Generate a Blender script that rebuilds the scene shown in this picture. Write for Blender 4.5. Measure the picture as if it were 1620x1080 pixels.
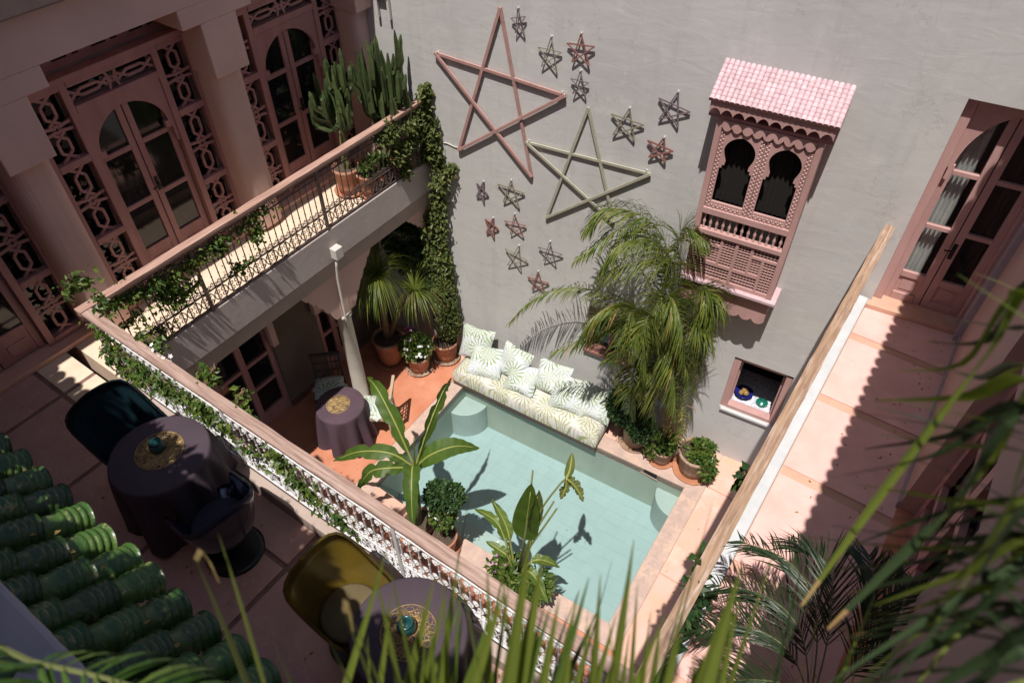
import bpy, math, random
from mathutils import Vector, Matrix
# ------------------------------------------------------------------ scene, camera, light
sc = bpy.context.scene
for o in list(bpy.data.objects): bpy.data.objects.remove(o)
COL = sc.collection
CAMZ = 8.526
cam_d = bpy.data.cameras.new('camera'); cam = bpy.data.objects.new('camera', cam_d); COL.objects.link(cam)
RT = ((0.8200, 0.5723, -0.0021), (0.4097, -0.5896, -0.6961), (-0.3996, 0.5700, -0.7179))   # right, down, forward
cam.matrix_world = Matrix(((RT[0][0], -RT[1][0], -RT[2][0], 0), (RT[0][1], -RT[1][1], -RT[2][1], 0),
                           (RT[0][2], -RT[1][2], -RT[2][2], CAMZ), (0, 0, 0, 1)))
cam_d.sensor_width = 36; cam_d.lens = 25.18; cam_d.clip_start = 0.02; cam_d.clip_end = 500
cam_d.dof.use_dof = True; cam_d.dof.focus_distance = 8.0; cam_d.dof.aperture_fstop = 4.8
sc.camera = cam
SUN = Vector((0.085, -0.36, 1.0)).normalized()
world = bpy.data.worlds.new('World'); sc.world = world; world.use_nodes = True
wn = world.node_tree.nodes; wl = world.node_tree.links
sky = wn.new('ShaderNodeTexSky'); sky.sky_type = 'NISHITA'; sky.sun_disc = False
sky.sun_elevation = math.asin(SUN.z); sky.sun_rotation = math.atan2(SUN.x, SUN.y)
sky.air_density = 1.0; sky.dust_density = 1.5; sky.ozone_density = 1.0
bg = wn['Background']; wl.new(sky.outputs[0], bg.inputs[0]); bg.inputs[1].default_value = 0.068
sun_d = bpy.data.lights.new('sun', 'SUN'); sun_d.energy = 4.6; sun_d.angle = math.radians(0.55); sun_d.color = (1.0, 0.95, 0.88)
sun = bpy.data.objects.new('sun', sun_d); COL.objects.link(sun); sun.location = (1, -4, 14)
sun.rotation_euler = (-SUN).to_track_quat('-Z', 'Y').to_euler()
sc.view_settings.view_transform = 'Standard'; sc.view_settings.look = 'None'
sc.view_settings.exposure = 0.33; sc.view_settings.gamma = 1.0
sc.view_settings.use_curve_mapping = False
sc.render.engine = 'CYCLES'
cy = sc.cycles
cy.use_denoising = True; cy.max_bounces = 6; cy.diffuse_bounces = 4; cy.glossy_bounces = 3; cy.transmission_bounces = 4
cy.transparent_max_bounces = 12; cy.caustics_reflective = False; cy.caustics_refractive = False
cy.sample_clamp_indirect = 6
# ------------------------------------------------------------------ materials
M = {}
def nd(nt, t, **kw):
    n = nt.nodes.new(t)
    for k, v in kw.items(): setattr(n, k, v)
    return n
def mat(name, col, rough=0.7, col2=None, scale=6.0, detail=6.0, lo=0.35, hi=0.7, bump=0.0, bscale=60.0, spec=0.4,
        stretch=None, coat=0.0, metal=0.0, trans=0.0, island=0.0, rvar=0.0, wear=None, wscale=5.0, wlo=.58, whi=.7, objvar=0.0):
    m = bpy.data.materials.new(name); m.use_nodes = True; nt = m.node_tree; L = nt.links
    b = nt.nodes['Principled BSDF']
    b.inputs['Roughness'].default_value = rough; b.inputs['Metallic'].default_value = metal
    b.inputs['Specular IOR Level'].default_value = spec; b.inputs['Coat Weight'].default_value = coat; b.inputs['Coat Roughness'].default_value = .12
    tc = nd(nt, 'ShaderNodeTexCoord'); geo = nd(nt, 'ShaderNodeNewGeometry')
    vec = geo.outputs['Position']
    if stretch:
        mp = nd(nt, 'ShaderNodeMapping'); mp.inputs['Scale'].default_value = stretch; L.new(vec, mp.inputs[0]); vec = mp.outputs[0]
    col2 = col2 or tuple(c * .82 for c in col)
    no = nd(nt, 'ShaderNodeTexNoise'); no.inputs['Scale'].default_value = scale; no.inputs['Detail'].default_value = detail; no.inputs['Roughness'].default_value = .6
    L.new(vec, no.inputs['Vector'])
    mr = nd(nt, 'ShaderNodeMapRange'); mr.inputs[1].default_value = lo; mr.inputs[2].default_value = hi; L.new(no.outputs[0], mr.inputs[0])
    mx = nd(nt, 'ShaderNodeMix', data_type='RGBA'); mx.inputs[6].default_value = (*col, 1); mx.inputs[7].default_value = (*col2, 1)
    L.new(mr.outputs[0], mx.inputs[0]); out = mx.outputs[2]
    if wear:
        n2 = nd(nt, 'ShaderNodeTexNoise'); n2.inputs['Scale'].default_value = wscale; n2.inputs['Detail'].default_value = 9; n2.inputs['Roughness'].default_value = .7
        L.new(vec, n2.inputs['Vector'])
        m2 = nd(nt, 'ShaderNodeMapRange'); m2.inputs[1].default_value = wlo; m2.inputs[2].default_value = whi; L.new(n2.outputs[0], m2.inputs[0])
        x2 = nd(nt, 'ShaderNodeMix', data_type='RGBA'); x2.inputs[7].default_value = (*wear, 1); L.new(out, x2.inputs[6]); L.new(m2.outputs[0], x2.inputs[0]); out = x2.outputs[2]
    if island or objvar:
        hs = nd(nt, 'ShaderNodeHueSaturation'); L.new(out, hs.inputs['Color'])
        src = geo.outputs['Random Per Island'] if island else nd(nt, 'ShaderNodeObjectInfo').outputs['Random']
        a = island or objvar
        r1 = nd(nt, 'ShaderNodeMapRange'); r1.inputs[3].default_value = 1 - a; r1.inputs[4].default_value = 1 + a; L.new(src, r1.inputs[0]); L.new(r1.outputs[0], hs.inputs['Value'])
        if island:
            r2 = nd(nt, 'ShaderNodeMapRange'); r2.inputs[3].default_value = .5 + .03 ; r2.inputs[4].default_value = .5 - .035; L.new(src, r2.inputs[0]); L.new(r2.outputs[0], hs.inputs['Hue'])
        out = hs.outputs[0]
    L.new(out, b.inputs['Base Color'])
    if rvar:
        r3 = nd(nt, 'ShaderNodeMapRange'); r3.inputs[3].default_value = max(0, rough - rvar); r3.inputs[4].default_value = min(1, rough + rvar); L.new(no.outputs[0], r3.inputs[0]); L.new(r3.outputs[0], b.inputs['Roughness'])
    if bump:
        nb = nd(nt, 'ShaderNodeTexNoise'); nb.inputs['Scale'].default_value = bscale; nb.inputs['Detail'].default_value = 5; L.new(vec, nb.inputs['Vector'])
        bp = nd(nt, 'ShaderNodeBump'); bp.inputs['Strength'].default_value = bump; bp.inputs['Distance'].default_value = .02
        L.new(nb.outputs[0], bp.inputs['Height']); L.new(bp.outputs[0], b.inputs['Normal'])
    if trans:
        tr = nd(nt, 'ShaderNodeBsdfTranslucent'); ms = nd(nt, 'ShaderNodeMixShader'); ms.inputs[0].default_value = trans
        g = nd(nt, 'ShaderNodeHueSaturation'); g.inputs['Saturation'].default_value = 1.15; g.inputs['Value'].default_value = 1.5; L.new(out, g.inputs['Color']); L.new(g.outputs[0], tr.inputs[0])
        L.new(b.outputs[0], ms.inputs[1]); L.new(tr.outputs[0], ms.inputs[2]); L.new(ms.outputs[0], nt.nodes['Material Output'].inputs[0])
    M[name] = m; return m
mat('facade_plaster', (.63, .43, .38), .85, (.55, .37, .33), 2.0, 6, bump=.08, bscale=12, spec=.2)
mat('arcade_plaster', (.155, .115, .095), .9, (.12, .09, .075), 2.5, 6, bump=.1, bscale=12, spec=.15, wear=(.13, .095, .08), wscale=2)  # taupe plaster darkened, so the colour carries the deep arcade shade
mat('fascia_plaster', (.50, .435, .415), .85, (.43, .37, .35), 2.5, 7, bump=.12, bscale=12, spec=.2, wear=(.57, .52, .50), wscale=5)
mat('taupe_plaster', (.42, .33, .29), .85, (.34, .27, .24), 2.5, 6, bump=.1, bscale=12, spec=.2, wear=(.36, .27, .22), wscale=2)
mat('pink_plaster', (.50, .33, .29), .8, (.44, .29, .26), 2.0, 6, bump=.06, bscale=14, spec=.2)
mat('white_paint', (.54, .55, .57), .75, (.46, .47, .49), 5, 6, bump=.08, bscale=25, wear=(.42, .36, .33), wscale=9, wlo=.6, whi=.75)
mat('cornice_brown', (.20, .14, .13), .8, (.15, .10, .10), 5)
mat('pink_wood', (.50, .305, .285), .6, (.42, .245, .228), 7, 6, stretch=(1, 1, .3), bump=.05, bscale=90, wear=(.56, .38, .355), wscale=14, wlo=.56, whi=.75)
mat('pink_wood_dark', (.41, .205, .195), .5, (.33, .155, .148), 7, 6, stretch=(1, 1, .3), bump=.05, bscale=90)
mat('pink_tile', (.60, .43, .465), .8, (.50, .34, .37), 18, 5, objvar=.13)
mat('handrail_x', (.41, .28, .235), .7, (.24, .15, .12), 6, 9, .35, .62, stretch=(.5, 7, 4), bump=.3, bscale=14, wear=(.46, .34, .30), wscale=5, wlo=.5, whi=.7)
mat('handrail_wood', (.42, .26, .21), .7, (.30, .175, .135), 6, 9, .35, .62, stretch=(7, .5, 4), bump=.3, bscale=14, wear=(.48, .33, .28), wscale=5, wlo=.5, whi=.7)
mat('handrail_ochre', (.37, .24, .155), .75, (.25, .155, .105), 6, 9, .35, .62, stretch=(7, .5, 4), bump=.3, bscale=14, wear=(.48, .36, .30), wscale=5, wlo=.5, whi=.64)
mat('iron_white', (.70, .69, .70), .5, (.60, .58, .58), 20, 4, spec=.4)
mat('iron_paint', (.52, .50, .50), .5, (.42, .40, .40), 20, 4, spec=.4)
mat('iron_rust', (.16, .115, .10), .65, (.10, .07, .06), 20, 4)
mat('iron_dark', (.07, .055, .05), .6, (.05, .04, .04), 20, 4)
mat('terracotta_floor', (.46, .165, .09), .42, (.54, .24, .15), 2.6, 9, .32, .68, bump=.08, bscale=14, spec=.45, rvar=.12, wear=(.66, .40, .30), wscale=1.5, wlo=.56, whi=.72)
mat('peach_floor', (.62, .36, .25), .5, (.66, .40, .34), 2.2, 8, .35, .68, bump=.06, bscale=14, spec=.4, rvar=.1, wear=(.70, .50, .44), wscale=1.7, wlo=.52, whi=.7)
mat('coping_stone', (.50, .36, .30), .65, (.40, .29, .25), 7, 8, .35, .65, bump=.15, bscale=40, wear=(.56, .38, .29), wscale=4, wlo=.5, whi=.65)
mat('coping_motif', (.44, .325, .28), .7, (.38, .275, .235), 9, 5)
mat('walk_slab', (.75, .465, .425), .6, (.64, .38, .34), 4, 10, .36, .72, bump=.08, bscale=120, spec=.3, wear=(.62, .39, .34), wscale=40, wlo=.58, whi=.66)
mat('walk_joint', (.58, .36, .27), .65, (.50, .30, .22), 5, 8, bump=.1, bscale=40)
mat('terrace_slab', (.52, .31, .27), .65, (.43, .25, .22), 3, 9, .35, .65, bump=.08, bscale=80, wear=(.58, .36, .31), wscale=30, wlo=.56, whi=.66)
mat('terrace_joint', (.27, .155, .135), .85, (.18, .10, .09), 9, 6, bump=.3, bscale=40)
mat('balcony_floor', (.70, .55, .42), .6, (.62, .47, .36), 8, 6, bump=.06, bscale=60)
mat('pool_tile', (.365, .455, .455), .4, (.335, .425, .43), 3, 5, .3, .7, objvar=.02)
mat('pool_wall', (.42, .45, .38), .5, (.35, .39, .33), 4, 6, stretch=(1, 1, .3))
mat('pool_grout', (.345, .45, .46), .7)
mat('pool_step', (.42, .48, .46), .5, (.38, .44, .42), 5, 6)
mat('terracotta_pot', (.40, .185, .115), .75, (.30, .13, .08), 7, 8, .35, .7, bump=.1, bscale=30, wear=(.50, .34, .26), wscale=5, wlo=.52, whi=.68)
mat('aged_pot', (.36, .24, .17), .8, (.25, .155, .105), 5, 8, .35, .65, stretch=(1, 1, .25), bump=.15, bscale=30, wear=(.46, .35, .28), wscale=6, wlo=.5, whi=.65)
mat('orange_saucer', (.46, .20, .11), .7, (.38, .16, .09), 6)
mat('soil', (.06, .04, .03), .95, (.10, .07, .05), 40, 4, bump=.5, bscale=80)
mat('leaf_green', (.105, .16, .030), .45, (.055, .105, .022), 4, 3, trans=.3, island=.35)
mat('leaf_dark', (.040, .085, .026), .4, (.028, .06, .02), 4, 3, trans=.18, island=.35)
mat('leaf_olive', (.125, .155, .045), .5, (.085, .11, .03), 4, 3, trans=.3, island=.3)
mat('leaf_banana', (.078, .135, .022), .5, (.055, .10, .016), 3, 3, stretch=(3, 3, 3), trans=.35)
mat('leaf_strap', (.13, .165, .030), .4, (.09, .125, .02), 5, 3, trans=.35, island=.25)
mat('leaf_palm', (.145, .185, .034), .42, (.085, .12, .024), 4, 3, trans=.3, island=.3)
mat('leaf_night', (.030, .052, .020), .4, (.025, .045, .018), 4, 3, trans=.15, island=.4)
mat('dry_leaf', (.36, .27, .10), .8, (.28, .19, .07), 5, 4, trans=.3, island=.2)
mat('midrib', (.26, .28, .07), .45)
mat('stem_brown', (.20, .13, .08), .85, (.13, .085, .05), 20, 5, bump=.3, bscale=60)
mat('stem_green', (.16, .17, .06), .6, (.10, .12, .04), 9, 4)
mat('cactus', (.062, .088, .026), .6, (.038, .058, .02), 12, 5, objvar=.35)
mat('cactus_trunk', (.19, .21, .08), .7, (.15, .14, .07), 12, 5)
mat('flower_white', (.82, .82, .80), .6); mat('flower_pink', (.55, .22, .50), .6)
mat('purple_cloth', (.088, .052, .070), .85, (.068, .040, .055), 3, 4, bump=.15, bscale=200)
mat('shaded_cloth', (.062, .042, .055), .8, (.05, .034, .046), 3, 4, bump=.15, bscale=200)  # darker copy of purple_cloth, with terrace shade put into the colour
mat('gold_weave', (.44, .30, .13), .55, (.28, .18, .07), 60, 3, metal=.15)
mat('teal_glaze', (.012, .07, .07), .2, (.01, .05, .05), 8, coat=.6)
mat('chair_teal', (.010, .026, .034), .22, (.008, .018, .026), 3, coat=.5)
mat('chair_navy', (.014, .018, .040), .22, (.01, .014, .03), 3, coat=.5)
mat('chair_olive', (.15, .10, .014), .3, (.11, .075, .012), 3, coat=.4)
mat('cushion_olive', (.13, .10, .05), .75); mat('cushion_navy', (.022, .024, .045), .75)
mat('black_metal', (.012, .012, .014), .35)
mat('green_glaze', (.020, .060, .014), .36, (.045, .085, .016), 9, 8, .3, .65, coat=.15, bump=.3, bscale=30, objvar=.45, rvar=.15, wear=(.19, .17, .08), wscale=26, wlo=.56, whi=.64)
mat('mortar', (.40, .30, .25), .9, (.30, .22, .18), 20, bump=.4, bscale=40)
mat('ledge_plaster', (.36, .31, .34), .85, (.31, .27, .30), 4)
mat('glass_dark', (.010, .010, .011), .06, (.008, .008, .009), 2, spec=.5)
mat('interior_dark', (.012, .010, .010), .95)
mat('curtain', (.016, .013, .012), .9, (.009, .008, .007), 30, stretch=(6, 6, .2))
mat('star_pink', (.42, .25, .225), .65, (.35, .20, .18), 10, bump=.1, bscale=60)
mat('star_sage', (.40, .38, .30), .65, (.33, .31, .25), 10, bump=.1, bscale=60)
mat('star_mauve', (.20, .15, .165), .65, (.15, .115, .125), 10)
mat('star_sage_dark', (.26, .23, .17), .65, (.2, .175, .13), 10)
mat('star_red', (.27, .13, .11), .65, (.22, .10, .09), 10)
mat('hook_white', (.75, .74, .72), .5)
mat('pipe_white', (.60, .57, .54), .5, (.5, .46, .42), 9)
mat('column_plaster', (.60, .54, .47), .8, (.52, .46, .40), 5, 6, bump=.06, bscale=20)
mat('chair_wood', (.46, .34, .24), .7, (.36, .26, .18), 12, stretch=(1, 1, .3))
mat('dark_wood', (.14, .065, .045), .6, (.10, .045, .03), 12)
mat('sofa_base', (.10, .07, .055), .7)
mat('bowl_blue', (.012, .018, .16), .2, coat=.5); mat('bowl_gold', (.42, .26, .07), .5, (.15, .10, .04), 40); mat('lid_green', (.012, .16, .11), .2, coat=.5)
mat('cable_white', (.6, .58, .55), .6); mat('pink_block', (.60, .37, .29), .7, (.52, .31, .24), 4)
def plaster_wall():
    """hand-trowelled lime plaster: cloudy patches, sweeping trowel relief, faint runs, hairline cracks and filled specks"""
    mat('grey_plaster', (.565, .55, .54), .88, (.475, .465, .46), .8, 9, .3, .72, bump=.0, spec=.2, wear=(.62, .60, .58), wscale=2.4, wlo=.55, whi=.8)
    nt = M['grey_plaster'].node_tree; L = nt.links; b = nt.nodes['Principled BSDF']; geo = nd(nt, 'ShaderNodeNewGeometry'); P_ = geo.outputs['Position']
    out = b.inputs['Base Color'].links[0].from_socket
    def layer(vec_scale, scale, lo, hi, col, k, vor=False):
        nonlocal out
        mp = nd(nt, 'ShaderNodeMapping'); mp.inputs['Scale'].default_value = vec_scale; L.new(P_, mp.inputs[0]); v = mp.outputs[0]
        if vor:
            nz = nd(nt, 'ShaderNodeTexNoise'); nz.inputs['Scale'].default_value = 2.5; nz.inputs['Detail'].default_value = 6; L.new(P_, nz.inputs['Vector'])
            vm = nd(nt, 'ShaderNodeVectorMath', operation='MULTIPLY_ADD'); vm.inputs[1].default_value = (1.4, 1.4, 1.4); L.new(nz.outputs[1], vm.inputs[0]); L.new(v, vm.inputs[2])
            t = nd(nt, 'ShaderNodeTexVoronoi', feature='DISTANCE_TO_EDGE'); L.new(vm.outputs[0], t.inputs['Vector']); t.inputs['Scale'].default_value = scale; src = t.outputs['Distance']
        else:
            t = nd(nt, 'ShaderNodeTexNoise'); t.inputs['Scale'].default_value = scale; t.inputs['Detail'].default_value = 7; t.inputs['Roughness'].default_value = .65; L.new(v, t.inputs['Vector']); src = t.outputs[0]
        mr = nd(nt, 'ShaderNodeMapRange'); mr.inputs[1].default_value = lo; mr.inputs[2].default_value = hi; mr.inputs[3].default_value = 0 if not vor else k; mr.inputs[4].default_value = k if not vor else 0; L.new(src, mr.inputs[0])
        mx = nd(nt, 'ShaderNodeMix', data_type='RGBA'); L.new(mr.outputs[0], mx.inputs[0]); L.new(out, mx.inputs[6]); mx.inputs[7].default_value = (*col, 1); out = mx.outputs[2]
    layer((1.6, 1.6, .16), 3.0, .52, .78, (.40, .385, .37), .55)          # rain runs
    layer((1, 1, 1), 9, .64, .72, (.66, .64, .62), .6)                     # filled specks
    layer((1, 1, 2.2), 1.6, .50, .75, (.595, .575, .545), .4)              # warm clouds
    layer((1, 1, .8), .55, .0, .005, (.36, .34, .33), .5, True)          # hairline cracks
    L.new(out, b.inputs['Base Color'])
    mp = nd(nt, 'ShaderNodeMapping'); mp.inputs['Scale'].default_value = (1.0, 1.0, 2.4); mp.inputs['Rotation'].default_value = (.3, .5, .2); L.new(P_, mp.inputs[0])
    n1 = nd(nt, 'ShaderNodeTexNoise'); n1.inputs['Scale'].default_value = 3.2; n1.inputs['Detail'].default_value = 8; n1.inputs['Distortion'].default_value = .8; L.new(mp.outputs[0], n1.inputs['Vector'])
    bp = nd(nt, 'ShaderNodeBump'); bp.inputs['Strength'].default_value = .16; bp.inputs['Distance'].default_value = .02; L.new(n1.outputs[0], bp.inputs['Height']); L.new(bp.outputs[0], b.inputs['Normal'])
plaster_wall()
def print_mat(name, base, c1, c2, scale, c3, tilt=(.5, .25, .3)):
    """cotton printed with fan palm leaves: every Voronoi cell carries one fan of rays"""
    m = bpy.data.materials.new(name); m.use_nodes = True; nt = m.node_tree; L = nt.links
    b = nt.nodes['Principled BSDF']; b.inputs['Roughness'].default_value = .9; b.inputs['Specular IOR Level'].default_value = .15
    geo = nd(nt, 'ShaderNodeNewGeometry')
    rot = nd(nt, 'ShaderNodeMapping'); rot.inputs['Rotation'].default_value = tilt; L.new(geo.outputs['Position'], rot.inputs[0])
    out = None
    for k, (s, col, n, w, off) in enumerate(((scale, c2, 14, .75, 3.7), (scale * .8, c1, 16, .80, 0.), (scale * 1.3, c3, 10, .95, 9.1))):
        mp = nd(nt, 'ShaderNodeMapping'); mp.inputs['Location'].default_value = (off, off * .7, off * .3); L.new(rot.outputs[0], mp.inputs[0])
        sx = nd(nt, 'ShaderNodeSeparateXYZ'); L.new(mp.outputs[0], sx.inputs[0]); cx = nd(nt, 'ShaderNodeCombineXYZ'); L.new(sx.outputs[0], cx.inputs[0]); L.new(sx.outputs[1], cx.inputs[1])
        no = nd(nt, 'ShaderNodeTexNoise'); no.inputs['Scale'].default_value = 7; no.inputs['Detail'].default_value = 4; L.new(cx.outputs[0], no.inputs['Vector']); nm_ = nd(nt, 'ShaderNodeMath', operation='MULTIPLY'); nm_.inputs[1].default_value = 4.5; L.new(no.outputs[0], nm_.inputs[0])
        v = nd(nt, 'ShaderNodeTexVoronoi', voronoi_dimensions='2D'); v.inputs['Scale'].default_value = s; L.new(cx.outputs[0], v.inputs['Vector'])
        sub = nd(nt, 'ShaderNodeVectorMath', operation='SUBTRACT'); L.new(cx.outputs[0], sub.inputs[0]); L.new(v.outputs['Position'], sub.inputs[1])
        s2 = nd(nt, 'ShaderNodeSeparateXYZ'); L.new(sub.outputs[0], s2.inputs[0])
        at = nd(nt, 'ShaderNodeMath', operation='ARCTAN2'); L.new(s2.outputs[1], at.inputs[0]); L.new(s2.outputs[0], at.inputs[1])
        ml = nd(nt, 'ShaderNodeMath', operation='MULTIPLY_ADD'); ml.inputs[1].default_value = n; L.new(at.outputs[0], ml.inputs[0]); L.new(nm_.outputs[0], ml.inputs[2])
        si = nd(nt, 'ShaderNodeMath', operation='SINE'); L.new(ml.outputs[0], si.inputs[0])
        fa = nd(nt, 'ShaderNodeMapRange'); fa.inputs[1].default_value = .40; fa.inputs[2].default_value = .54; fa.inputs[3].default_value = 1; fa.inputs[4].default_value = 0; L.new(v.outputs['Distance'], fa.inputs[0])
        th = nd(nt, 'ShaderNodeMapRange'); th.inputs[1].default_value = w - .35; th.inputs[2].default_value = w + .05; L.new(si.outputs[0], th.inputs[0])
        fr = nd(nt, 'ShaderNodeMath', operation='MULTIPLY'); L.new(fa.outputs[0], fr.inputs[1]); L.new(th.outputs[0], fr.inputs[0])
        mx = nd(nt, 'ShaderNodeMix', data_type='RGBA'); L.new(fr.outputs[0], mx.inputs[0]); mx.inputs[7].default_value = (*col, 1)
        if out is None: mx.inputs[6].default_value = (*base, 1)
        else: L.new(out, mx.inputs[6])
        out = mx.outputs[2]
    L.new(out, b.inputs['Base Color']); M[name] = m
print_mat('leaf_print', (.56, .535, .50), (.25, .29, .14), (.38, .36, .35), 3.2, (.35, .36, .13), (-.15, 0, .2))
print_mat('leaf_print_white', (.56, .58, .59), (.16, .24, .09), (.36, .42, .43), 3.4, (.32, .38, .14), (-.8, .1, .35))
print_mat('cloth_dotted', (.72, .74, .80), (.10, .11, .18), (.3, .32, .4), 30., (.2, .2, .3))
m = bpy.data.materials.new('water'); m.use_nodes = True; nt = m.node_tree; nt.nodes.remove(nt.nodes['Principled BSDF'])
tb = nd(nt, 'ShaderNodeBsdfTransparent'); tb.inputs[0].default_value = (.86, .93, .925, 1)
gl = nd(nt, 'ShaderNodeBsdfGlossy'); gl.inputs['Roughness'].default_value = .02
fz = nd(nt, 'ShaderNodeLayerWeight'); fz.inputs[0].default_value = .5
nz = nd(nt, 'ShaderNodeTexNoise'); nz.inputs['Scale'].default_value = 5; bp = nd(nt, 'ShaderNodeBump'); bp.inputs['Strength'].default_value = .12; bp.inputs['Distance'].default_value = .03
nt.links.new(nz.outputs[0], bp.inputs['Height']); nt.links.new(bp.outputs[0], gl.inputs['Normal']); nt.links.new(bp.outputs[0], fz.inputs['Normal'])
ms = nd(nt, 'ShaderNodeMixShader'); pw = nd(nt, 'ShaderNodeMath', operation='POWER'); pw.inputs[1].default_value = 4.5; nt.links.new(fz.outputs['Facing'], pw.inputs[0]); ma = nd(nt, 'ShaderNodeMath', operation='MULTIPLY_ADD'); ma.inputs[1].default_value = .9; ma.inputs[2].default_value = .03; nt.links.new(pw.outputs[0], ma.inputs[0]); nt.links.new(ma.outputs[0], ms.inputs[0]); nt.links.new(tb.outputs[0], ms.inputs[1]); nt.links.new(gl.outputs[0], ms.inputs[2]); nt.links.new(ms.outputs[0], nt.nodes['Material Output'].inputs[0])
M['water'] = m
m = bpy.data.materials.new('clear_glass'); m.use_nodes = True; nt = m.node_tree; nt.nodes.remove(nt.nodes['Principled BSDF'])
tb = nd(nt, 'ShaderNodeBsdfTransparent'); tb.inputs[0].default_value = (.85, .87, .87, 1); gl = nd(nt, 'ShaderNodeBsdfGlossy'); gl.inputs['Roughness'].default_value = .01
fz = nd(nt, 'ShaderNodeLayerWeight'); fz.inputs[0].default_value = .5
ms = nd(nt, 'ShaderNodeMixShader'); pw = nd(nt, 'ShaderNodeMath', operation='POWER'); pw.inputs[1].default_value = 4.5; nt.links.new(fz.outputs['Facing'], pw.inputs[0]); ma = nd(nt, 'ShaderNodeMath', operation='MULTIPLY_ADD'); ma.inputs[1].default_value = .9; ma.inputs[2].default_value = .03; nt.links.new(pw.outputs[0], ma.inputs[0]); nt.links.new(ma.outputs[0], ms.inputs[0]); nt.links.new(tb.outputs[0], ms.inputs[1]); nt.links.new(gl.outputs[0], ms.inputs[2]); nt.links.new(ms.outputs[0], nt.nodes['Material Output'].inputs[0])
M['clear_glass'] = m
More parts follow.
